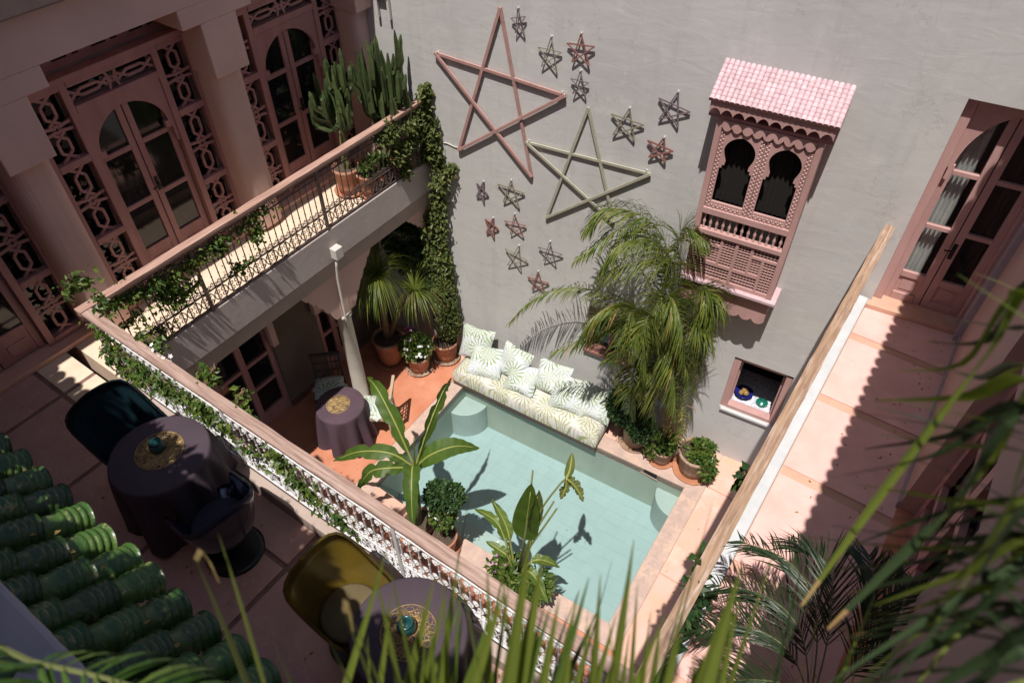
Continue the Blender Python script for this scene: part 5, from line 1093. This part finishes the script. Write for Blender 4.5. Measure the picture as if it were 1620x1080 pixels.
# ------------------------------------------------------------------ balcony cacti
def cactus(loc, crown, n, seed, label, trunk, hh, spread):
    r_ = random.Random(seed); t = thing('potted_cactus', loc, label, 'cactus', 'balcony cacti'); tp = pot(t, loc, .17, .34, 'terracotta_pot', saucer=True)
    def ribbed(mb, path, rad, ribs=5):
        m2 = ribs * 2; b0 = len(mb.v); pth = catmull(path, 7); nn = len(pth); tw = r_.random() * 3
        for i, p in enumerate(pth):
            d = (pth[min(i + 1, nn - 1)] - pth[max(i - 1, 0)]).normalized(); a = d.cross(V(.2, 1, .1)).normalized(); b = d.cross(a)
            q = rad * (1 if i < nn - 2 else (.8 if i == nn - 2 else .25)) * (.75 if i == 0 else 1) * (1 + .07 * math.sin(i * 2.2))
            for k in range(m2): ang = tw + 2 * math.pi * k / m2; s = q * (1.15 if k % 2 == 0 else .62); mb.v.append(tuple(p + (a * math.cos(ang) + b * math.sin(ang)) * s))
        for i in range(nn - 1):
            for k in range(m2): k2 = (k + 1) % m2; mb.f.append((b0 + i * m2 + k, b0 + i * m2 + k2, b0 + (i + 1) * m2 + k2, b0 + (i + 1) * m2 + k)); mb.mi.append(0)
        mb.f.append(tuple(b0 + (nn - 1) * m2 + k for k in range(m2))); mb.mi.append(0)
    mb = MB(); ribbed(mb, [tp, tp.lerp(V(*trunk), .5) + V(.01, .01, 0), V(*trunk)], .045, 5); mb.obj('trunk', 'cactus_trunk', t)
    for k in range(n):
        mb = MB(); a = r_.uniform(0, 6.283); q = spread * math.sqrt(r_.random()); up_ = r_.random() ** 1.3 * hh * .55; b = V(*trunk) + V(q * .45 * math.cos(a), q * .45 * math.sin(a), up_ - .05); h = hh * r_.uniform(.32, .52) * (1.1 - .25 * (q / spread) ** 2)
        if k < 8: b = V(*trunk); h = hh * r_.uniform(.5, .85)
        e_ = b + V(q * .5 * math.cos(a), q * .5 * math.sin(a), .07 + .05 * r_.random()); tipp = V(b.x + q * .62 * math.cos(a), b.y + q * .62 * math.sin(a), b.z + h)
        ribbed(mb, [b, e_, (e_ + tipp) / 2 + V(r_.gauss(0, .01), r_.gauss(0, .01), 0), tipp], r_.uniform(.026, .035), 4); mb.obj('arm', 'cactus', t)
    return t
cactus((-6.08, 5.12, 3.345), None, 34, 3, 'candelabra cactus with a bare pale trunk on the balcony, nearer the doors', (-6.03, 5.12, 4.25), .95, .30)
cactus((-5.88, 5.66, 3.345), None, 42, 5, 'broad candelabra cactus at the balcony end casting shadow on the wall', (-5.90, 5.70, 4.1), 1.2, .34)
t = thing('potted_plant', (-5.86, 5.28, 3.345), 'small terracotta pot of trailing leaves on the balcony floor below the cacti', 'potted plant'); tp = pot(t, (-5.83, 5.24, 3.345), .15, .28); mb = MB(); leafball(mb, (-5.78, 5.3, 3.72), (.14, .2, .14), 420, .06, .035, r, .3); mb.obj('foliage', 'leaf_green', t)
# ------------------------------------------------------------------ banana and bird of paradise by the pool
def broad_leaf(parent, ctrl, wmax, seed, m_='leaf_banana', fold=.35, torn=.0, nrm=(0, 0, 1), stem=.12, curl=.0):
    r_ = random.Random(seed); n = 34; path = catmull(ctrl, n); mb = MB(); b0 = 0; cols = 7
    for i, p in enumerate(path):
        t = i / n; tt = max(0, (t - stem) / (1 - stem)); d = (path[min(i + 1, n)] - path[max(i - 1, 0)]).normalized(); sd = d.cross(Vector(nrm)); sd.normalize(); nn = sd.cross(d)
        w = wmax / 2 * (math.sin(math.pi * min(1, tt ** .72)) ** .75 if 0 < tt < 1 else .01) + .004
        for j in range(cols):
            u = -1 + 2 * j / (cols - 1); e_ = 1.0
            if torn and abs(u) > .5: e_ = 1 - torn * max(0, math.sin(i * (.62 + .05 * seed % .2) + (2.3 if u > 0 else 0)) ** 3) * (.5 + .5 * abs(u))
            mb.v.append(tuple(p + sd * (u * w * e_) + nn * (abs(u) ** 1.3 * w * fold + .006 * math.sin(i * 1.7 + j)) - nn * (curl * u * u * w)))
    for i in range(n):
        for j in range(cols - 1): q = i * cols + j; mb.f.append((q, q + 1, q + cols + 1, q + cols)); mb.mi.append(0)
    lf = mb.obj('leaf', m_, parent, True)
    st = MB(); st.tube([p + V(0, 0, .004) for p in path[:-2:2]], [.014 * (1 - .8 * k / (n / 2)) + .002 for k in range(len(path[:-2:2]))], 6); st.obj('midrib', 'midrib', lf, True)
t = thing('banana_plant', (-3.70, 3.20, 0), 'young banana plant with broad leaves in a pot at the near pool edge', 'banana plant')
tp = pot(t, (-3.68, 3.16, .002), .21, .38, 'terracotta_pot', sm='terracotta_pot')
mb = MB(); mb.tube([tp, (-3.70, 3.22, .8), (-3.77, 3.33, 1.3)], [.05, .045, .032], 9); mb.obj('stem', 'stem_green', t, True)
c0 = V(-3.78, 3.35, 1.28)
broad_leaf(t, [c0, (-4.08, 3.44, 1.80), (-4.45, 3.58, 2.05), (-4.74, 3.70, 1.98)], .22, 1, torn=.5, nrm=(.3, -.7, .6), fold=.15)
broad_leaf(t, [c0, (-3.74, 3.60, 1.78), (-3.78, 3.95, 2.06), (-3.88, 4.26, 2.0)], .18, 2, torn=.55, nrm=(.75, -.1, .25), fold=.2)
broad_leaf(t, [c0, (-3.62, 3.48, 1.52), (-3.42, 3.70, 1.60), (-3.24, 3.93, 1.45)], .28, 3, fold=.1, nrm=(-.05, -.25, 1), stem=.08)
broad_leaf(t, [c0, (-4.02, 3.24, 1.50), (-4.38, 3.07, 1.45), (-4.76, 2.92, 1.12)], .19, 4, torn=.5, nrm=(.2, -.5, .7), fold=.1)
broad_leaf(t, [c0, (-3.96, 3.10, 1.42), (-4.16, 2.97, 1.32), (-4.36, 2.86, .86)], .19, 5, torn=.5, nrm=(.3, -.4, .7), fold=.15)
broad_leaf(t, [c0, (-3.70, 3.24, 1.48), (-3.52, 3.00, 1.40), (-3.38, 2.80, 1.02)], .20, 6, torn=.2, nrm=(0, -.1, 1), fold=.45)
mb = MB(); mb.tube([c0, c0 + V(-.02, .05, .3), c0 + V(-.03, .09, .5)], [.014, .01, .003], 6); mb.obj('new_leaf', 'leaf_olive', t)
t = thing('flowering_bush', (-3.42, 3.30, 0), 'dark round bush with white blossoms right of the banana plant', 'shrub')
tp = pot(t, (-3.34, 3.20, .002), .2, .34, 'terracotta_pot'); mb = MB(); leafball(mb, (-3.24, 3.34, 1.14), (.16, .16, .17), 620, .06, .04, r, .45, 0); leafball(mb, (-3.42, 3.32, 1.04), (.16, .16, .2), 620, .06, .04, r, .45, 0); leafball(mb, (-3.32, 3.25, .75), (.17, .16, .22), 500, .06, .04, r, .4, 1); mb.obj('foliage', ['leaf_dark', 'leaf_green'], t)
mb = MB(); flowers(mb, (-3.30, 3.27, .9), (.22, .2, .3), 12, .022, r, 0); mb.obj('blossom', 'flower_white', t)
mb = MB(); mb.tube([tp, (-3.33, 3.25, .8)], .018, 6); mb.obj('stem', 'stem_brown', t)
t = thing('bird_of_paradise', (-2.2, 3.34, 0), 'bird of paradise plant with paddle leaf and drooping leaf over the pool', 'plant')
tp = pot(t, (-2.22, 3.24, .002), .22, .36, 'terracotta_pot')
broad_leaf(t, [tp, (-2.20, 3.32, .95), (-2.19, 3.38, 1.45), (-2.17, 3.44, 2.25)], .30, 11, 'leaf_banana', nrm=(.25, -1, .15), stem=.52, fold=.2)
broad_leaf(t, [tp + V(.02, .02, 0), (-2.12, 3.36, 1.1), (-2.13, 3.42, 1.6), (-2.10, 3.47, 2.15)], .17, 12, 'leaf_olive', nrm=(.9, -.5, 0), stem=.55, fold=.5)
mb = MB(); mb.tube(catmull([tp, (-2.13, 3.38, 1.1), (-2.07, 3.46, 1.75), (-1.99, 3.68, 2.05), (-1.97, 3.80, 2.06)], 20), .011, 7); mb.obj('stalk', 'stem_green', t, True)
broad_leaf(t, [(-1.97, 3.80, 2.06), (-1.98, 3.88, 2.08), (-2.02, 3.98, 2.12), (-2.06, 4.06, 2.15)], .09, 13, 'leaf_olive', stem=.02, fold=.6)
broad_leaf(t, [(-1.97, 3.80, 2.06), (-1.90, 3.82, 2.0), (-1.82, 3.82, 1.92), (-1.74, 3.80, 1.82)], .12, 14, 'leaf_olive', stem=.02, fold=.6, torn=.5)
broad_leaf(t, [(-1.97, 3.80, 2.05), (-1.95, 3.78, 1.96), (-1.95, 3.74, 1.88), (-1.96, 3.70, 1.80)], .10, 15, 'leaf_olive', stem=.02, fold=.7, torn=.5)
for a, b in (((-2.14, 3.38, 1.2), (-1.92, 3.48, 2.08)), ((-2.12, 3.36, 1.1), (-1.88, 3.48, 1.98)), ((-2.18, 3.36, 1.3), (-2.20, 3.50, 2.38))):
    mb = MB(); mb.tube([tp, Vector(a), Vector(b)], [.016, .013, .010], 7); mb.obj('cut_stalk', 'stem_green', t, True)
mb = MB(); leafball(mb, (-2.32, 3.22, .52), (.28, .24, .18), 500, .085, .05, r, .35); leafball(mb, (-1.98, 3.28, .5), (.2, .2, .15), 300, .1, .05, r, .35); mb.obj('undergrowth', 'leaf_green', t)
for k, (tip, mid) in enumerate((((-2.95, 3.42, 1.05), (-2.6, 3.38, 1.15)), ((-2.75, 3.50, 1.35), (-2.5, 3.42, 1.15)), ((-1.80, 3.52, .72), (-1.98, 3.42, .85)), ((-1.70, 3.12, .62), (-1.95, 3.22, .8)), ((-2.62, 3.20, .95), (-2.42, 3.22, .9)))):
    broad_leaf(t, [tp, (Vector(mid) + tp) / 2 + V(0, 0, .18), mid, tip], .13, 30 + k, 'leaf_green', stem=.4, fold=.3, torn=.3)
mb = MB(); flowers(mb, (-2.42, 3.22, .62), (.16, .14, .12), 6, .022, r, 0); mb.obj('pink_flower', 'flower_pink', t)
mb = MB(); flowers(mb, (-2.35, 3.3, .75), (.3, .1, .2), 3, .022, r, 0); mb.obj('white_flower', 'flower_white', t)
# ------------------------------------------------------------------ palm on the walkway, near right
t = thing('walkway_palm', (.62, 1.9, 3.34), 'dark feathery potted palm at the near end of the right walkway', 'palm')
tp = pot(t, (.62, 1.85, 3.345), .2, .4)
B0 = V(.60, 1.95, 4.25)
for k, c in enumerate([[(.50, 2.3, 4.62), (.36, 2.6, 4.72), (.13, 2.8, 4.46)], [(.42, 2.2, 4.52), (.18, 2.35, 4.50), (-.15, 2.45, 4.12)], [(.44, 2.3, 4.6), (.2, 2.55, 4.62), (-.12, 2.7, 4.34)], [(.40, 2.1, 4.5), (.15, 2.15, 4.45), (-.10, 2.12, 4.14)], [(.66, 2.3, 4.70), (.74, 2.6, 4.82), (.80, 2.85, 4.62)], [(.62, 2.25, 4.75), (.6, 2.45, 4.90), (.52, 2.7, 4.85)], [(.70, 2.2, 4.6), (.78, 2.35, 4.66), (.82, 2.45, 4.5)], [(.5, 1.9, 4.6), (.3, 1.8, 4.7), (.1, 1.75, 4.45)]]):
    mb = MB(); frond(mb, [tp, B0 + V(.02 * (k % 3), .02 * (k % 2), -.1 * (k % 3))] + c, 46, .33, .010, r, .18, .45, .007, jit=.25, fwd=1.2); mb.obj('frond', ['leaf_night', 'stem_green'], t)
# ------------------------------------------------------------------ foreground planter with strap leaves, under the camera
t = thing('planter', (-.1, -.05, 6.6), 'planter of long blurred strap leaves in the near foreground', 'planter')
mb = MB(); mb.box((-.75, -.16, 6.602), (.55, .06, 7.10)); mb.obj('trough', 'mortar', t, bevel=.01)
mb = MB(); mb.box((-.73, -.14, 7.101), (.53, .04, 7.112)); mb.obj('soil', 'soil', t)
BL = [((-0.477, 0.103, 7.83), -0.06, 1), ((-0.506, 0.143, 7.795), -0.26, 0), ((-0.324, 0.207, 7.824), 0.0, 0), ((-0.317, 0.222, 7.826), 0.05, 0), ((-0.299, 0.146, 7.854), 0.1, 1), ((-0.306, 0.155, 7.803), 0.12, 0), ((-0.263, 0.246, 7.812), 0.0, 0), ((-0.281, 0.289, 7.778), 0.12, 0), ((-0.232, 0.283, 7.815), 0.02, 0), ((-0.189, 0.257, 7.847), -0.17, 0), ((-0.18, 0.285, 7.913), -0.04, 0), ((-0.174, 0.3, 7.861), -0.01, 0), ((-0.15, 0.299, 7.799), -0.02, 0), ((-0.142, 0.3, 7.743), 0.3, 0), ((-0.133, 0.361, 7.768), 0.13, 0), ((-0.119, 0.408, 7.79), 0.1, 0), ((-0.1, 0.398, 7.725), 0.14, 0), ((-0.101, 0.326, 7.748), 0.3, 0), ((-0.124, 0.331, 7.698), 0.24, 0), ((-0.072, 0.381, 7.714), 0.12, 0), ((-0.06, 0.397, 7.665), 0.16, 0), ((-0.005, 0.386, 7.883), 0.07, 0), ((-0.278, 0.191, 7.746), 0.2, 0), ((-0.314, 0.127, 7.801), 0.1, 0), ((-0.378, 0.1, 7.772), 0.05, 0), ((-0.255, 0.335, 7.731), 0.14, 0), ((-0.119, 0.275, 7.784), 0.02, 0), ((-0.031, 0.373, 7.708), 0.11, 0), ((-0.208, 0.22, 7.786), 0.2, 0), ((-0.231, 0.189, 7.838), -0.08, 0)]
for k, (tip, rx, dry) in enumerate(BL):
    tip = Vector(tip); rt = V(rx, -.02 + .04 * (k % 3 - 1), 7.11); md = rt.lerp(tip, .5) + V(r.gauss(0, .012), -.03, .03); mb = MB(); path = catmull([rt, md, tip], 16); w = (r.uniform(.018, .030) if k > 5 else .034)
    strip(mb, path, [w * min(1, .55 + .9 * (i / 16)) * (1 if i < 10 else max(.05, 1 - ((i - 10) / 6) ** 2.6)) for i in range(17)], V(.1, .9, .5), 0, .28)
    if dry: strip(mb, [path[-1], path[-1] + V(-.012, .012, -.01), path[-1] + V(-.02, .015, -.05), path[-1] + V(-.022, .012, -.10)], [.006, .007, .006, .002], V(0, 1, .3), 1)
    mb.obj('leaf', ['leaf_strap', 'dry_leaf'], t)
for k in range(42):
    x = r.uniform(-.34, .02); rt = V(x + r.uniform(.02, .22), r.uniform(-.08, .04), 7.11); tip = V(x, .13 + .55 * (x + .5) + r.gauss(0, .03), 7.72 + r.uniform(-.12, .10)); path = catmull([rt, rt.lerp(tip, .5) + V(r.gauss(0, .015), -.03, .04), tip], 14); mb = MB(); w = r.uniform(.013, .026)
    strip(mb, path, [w * (1 if i < 8 else max(.05, 1 - ((i - 8) / 6) ** 2.2)) for i in range(15)], V(.1, .9, .5), 0, .28); mb.obj('leaf', ['leaf_strap' if k % 4 else 'leaf_green'], t)
for k in range(22):
    x = r.uniform(-.2, .42); rt = V(x, r.uniform(-.1, .02), 7.11); tip = V(x - .14 + r.gauss(0, .08), .20 + .5 * (x + .7) * r.uniform(.6, 1.0), 7.55 + r.uniform(-.1, .14)); path = catmull([rt, rt.lerp(tip, .5) + V(0, -.03, .04), tip], 12); mb = MB(); w = r.uniform(.02, .03)
    strip(mb, path, [w * (1 if i < 6 else max(.05, 1 - ((i - 6) / 6) ** 1.5)) for i in range(13)], V(.1, .9, .5), 0, .28); mb.obj('leaf', ['leaf_night' if k % 3 else 'leaf_strap'], t)
# near palm at the right edge
t = thing('terrace_palm', (.72, .2, 6.6), 'blurred palm leaves with dry tips close to the lens at the right', 'palm')
tp = pot(t, (.72, .18, 6.602), .16, .34)
mb = MB(); mb.tube([tp, (.62, .28, 7.4), (.42, .42, 7.9)], [.03, .025, .02], 8); mb.obj('stem', 'stem_green', t, True)
NR = [([(0.106, 0.62, 8.117), (0.1, 0.626, 8.038), (0.082, 0.555, 7.888), (0.065, 0.461, 7.756)], 1), ([(0.134, 0.528, 8.086), (0.127, 0.512, 7.951), (0.092, 0.428, 7.797)], 1), ([(0.141, 0.576, 8.067), (0.106, 0.633, 7.969), (0.041, 0.685, 7.869)], 0), ([(0.159, 0.545, 8.036), (0.118, 0.613, 7.949), (0.041, 0.673, 7.857)], 0), ([(0.165, 0.535, 8.027), (0.115, 0.6, 7.935), (0.056, 0.639, 7.867)], 0), ([(0.113, 0.668, 8.1), (0.107, 0.712, 7.986), (0.058, 0.778, 7.901)], 1), ([(0.145, 0.622, 8.044), (0.124, 0.688, 7.959), (0.086, 0.766, 7.889)], 1), ([(0.183, 0.451, 8.023), (0.119, 0.495, 7.909), (0.042, 0.535, 7.804)], 1), ([(0.174, 0.469, 8.036), (0.119, 0.527, 7.936), (0.058, 0.58, 7.841)], 0), ([(0.174, 0.409, 8.052), (0.155, 0.395, 7.944), (0.128, 0.375, 7.831)], 0), ([(0.155, 0.448, 8.082), (0.148, 0.438, 7.974), (0.142, 0.393, 7.844)], 0), ([(0.155, 0.719, 8.008), (0.123, 0.762, 7.973), (0.078, 0.84, 7.9)], 0), ([(0.182, 0.393, 8.041), (0.159, 0.418, 7.988), (0.139, 0.443, 7.875)], 1), ([(0.203, 0.528, 7.96), (0.147, 0.581, 7.923), (0.089, 0.65, 7.839)], 0), ([(0.141, 0.473, 8.103), (0.149, 0.458, 8.018), (0.153, 0.408, 7.915)], 0), ([(0.174, 0.347, 8.069), (0.165, 0.35, 8.004), (0.152, 0.339, 7.933)], 0), ([(0.137, 0.535, 8.096), (0.133, 0.531, 8.014), (0.129, 0.511, 7.859)], 0)]
hub = V(.40, .44, 7.95)
for k in range(16):
    a = NR[2 + k % 14][0]; j = V(r.gauss(0, .006), r.gauss(0, .045), r.gauss(0, .05)); NR.append(([tuple(Vector(q) + j * (.4 + .5 * i)) for i, q in enumerate(a)], 1 if k % 3 == 0 else 0))
for k in range(30):
    b_ = V(.20 + r.gauss(0, .02), .43 + r.gauss(0, .05), 8.02 + r.gauss(0, .02)); e_ = V(r.uniform(.09, .17), r.uniform(.33, .66), r.uniform(7.78, 7.93)); NR.append(([tuple(b_), tuple((b_ + e_) / 2 + V(0, .01, .015)), tuple(e_)], 1 if k % 5 == 0 else 0))
for k, (pts, dry) in enumerate(NR):
    pts = [Vector(p) for p in pts]; mb = MB(); path = catmull([hub.lerp(pts[0], .5) + V(0, 0, .02)] + pts, 18); w = r.uniform(.0055, .0095) if k > 2 else .014
    wd = [w * (1 if i < 12 else max(.12, 1 - ((i - 12) / 7) ** 1.5)) for i in range(19)]
    strip(mb, path[:18] if dry else path, wd[:18] if dry else wd, V(.3, .3, 1), 0, .25)
    if dry: strip(mb, path[17:], wd[17:], V(.3, .3, 1), 1, .25)
    mb.obj('leaflet', ['leaf_strap' if k % 2 == 0 and (k < 33 or k % 6 == 0) else 'leaf_night', 'dry_leaf'], t)
# dark frond over the tiled eave, bottom left
t = thing('ledge_palm', (-.9, -.3, 6.6), 'dark palm frond hanging over the green tiles at the lower left', 'palm')
tp = pot(t, (-1.0, -.36, 6.602), .15, .3)
for c in ([(-.68, -.10, 7.74), (-.60, -.06, 7.72), (-.52, -.02, 7.70), (-.45, .01, 7.66), (-.39, .03, 7.60)], [(-.70, -.13, 7.76), (-.62, -.11, 7.76), (-.55, -.10, 7.72)]):
    mb = MB(); frond(mb, [tp, (-.88, -.28, 7.35)] + c, 18, .085, .013, r, .6, .5, .005); mb.obj('frond', ['leaf_green', 'stem_green'], t)

t = thing('shade_shrub', (-3.6, -.06, 6.6), 'leafy shrubs in a trough on the ledge that dapple the terrace with shade', 'shrub')  # off-view foliage added for the leaf dapples on the terrace
mb = MB(); mb.box((-5.4, -.30, 6.602), (-2.25, -.09, 6.80)); mb.obj('trough', 'mortar', t)
mb = MB(); q = -5.2
while q < -2.2: leafball(mb, (q, -.04 + r.uniform(-.03, .04), 7.08 + r.uniform(-.06, .1)), (.2, .14, .28), 260, .085, .05, r, .3); q += .27
mb.obj('foliage', 'leaf_green', t)

t = thing('shade_shrub', (-1.4, -.35, 6.6), 'second row of ledge shrubs behind the green tiles, dappling them', 'shrub')  # out-of-view row, shaped to shade the near table and dapple the tiles
mb = MB(); mb.box((-2.1, -.50, 6.602), (-.8, -.28, 6.86)); mb.obj('trough', 'mortar', t)
mb = MB(); q = -2.0
while q < -.75: leafball(mb, (q, -.38 + r.uniform(-.03, .03), (7.45 if q < -1.55 else 7.72) + r.uniform(-.06, .1)), (.16, .10, .36), 90 if q < -1.55 else 420, .075, .045, r, .3); q += .22
mb.obj('foliage', 'leaf_green', t)

# ------------------------------------------------------------------ litter
def litter(name, spots, z, label, seed, m_='dry_leaf', s=.035):
    r_ = random.Random(seed); mb = MB()
    for x0, x1, y0, y1, n in spots:
        for _ in range(n):
            d = rdir(r_); d.z = 0; d.normalize(); leaf(mb, V(r_.uniform(x0, x1), r_.uniform(y0, y1), z + .004), d, V(r_.gauss(0, .2), r_.gauss(0, .2), 1).normalized(), s * r_.uniform(.6, 1.3), s * .45 * r_.uniform(.6, 1.3))
    o = mb.obj(name, m_); tag(o, label, 'leaves', kind='stuff'); return o
litter('fallen_leaves', [(-.08, .7, 2.2, 6.6, 26), (.5, .78, 2.2, 6.6, 30)], 3.342, 'small dry leaves on the right walkway', 3)
litter('fallen_leaves', [(-6.3, -1.2, .4, 1.4, 40), (-5.5, -.6, 1.25, 1.45, 40)], 3.34, 'small dry leaves on the terrace floor', 4)
litter('fallen_leaves', [(-5.6, -5.1, 3.4, 6.0, 16), (-.84, -.4, 3.4, 6.3, 22), (-2.4, -1.1, 5.95, 6.3, 18)], 0, 'small dry leaves on the courtyard floor', 5)
litter('floating_leaves', [(-4.5, -1.4, 3.6, 5.6, 16)], -.124, 'tiny leaves floating on the pool', 6, 'leaf_olive', .022)
litter('tile_debris', [(-2.6, -.9, -.02, .12, 30)], 6.40, 'dry leaf bits caught between the green tiles', 8, 'dry_leaf', .03)
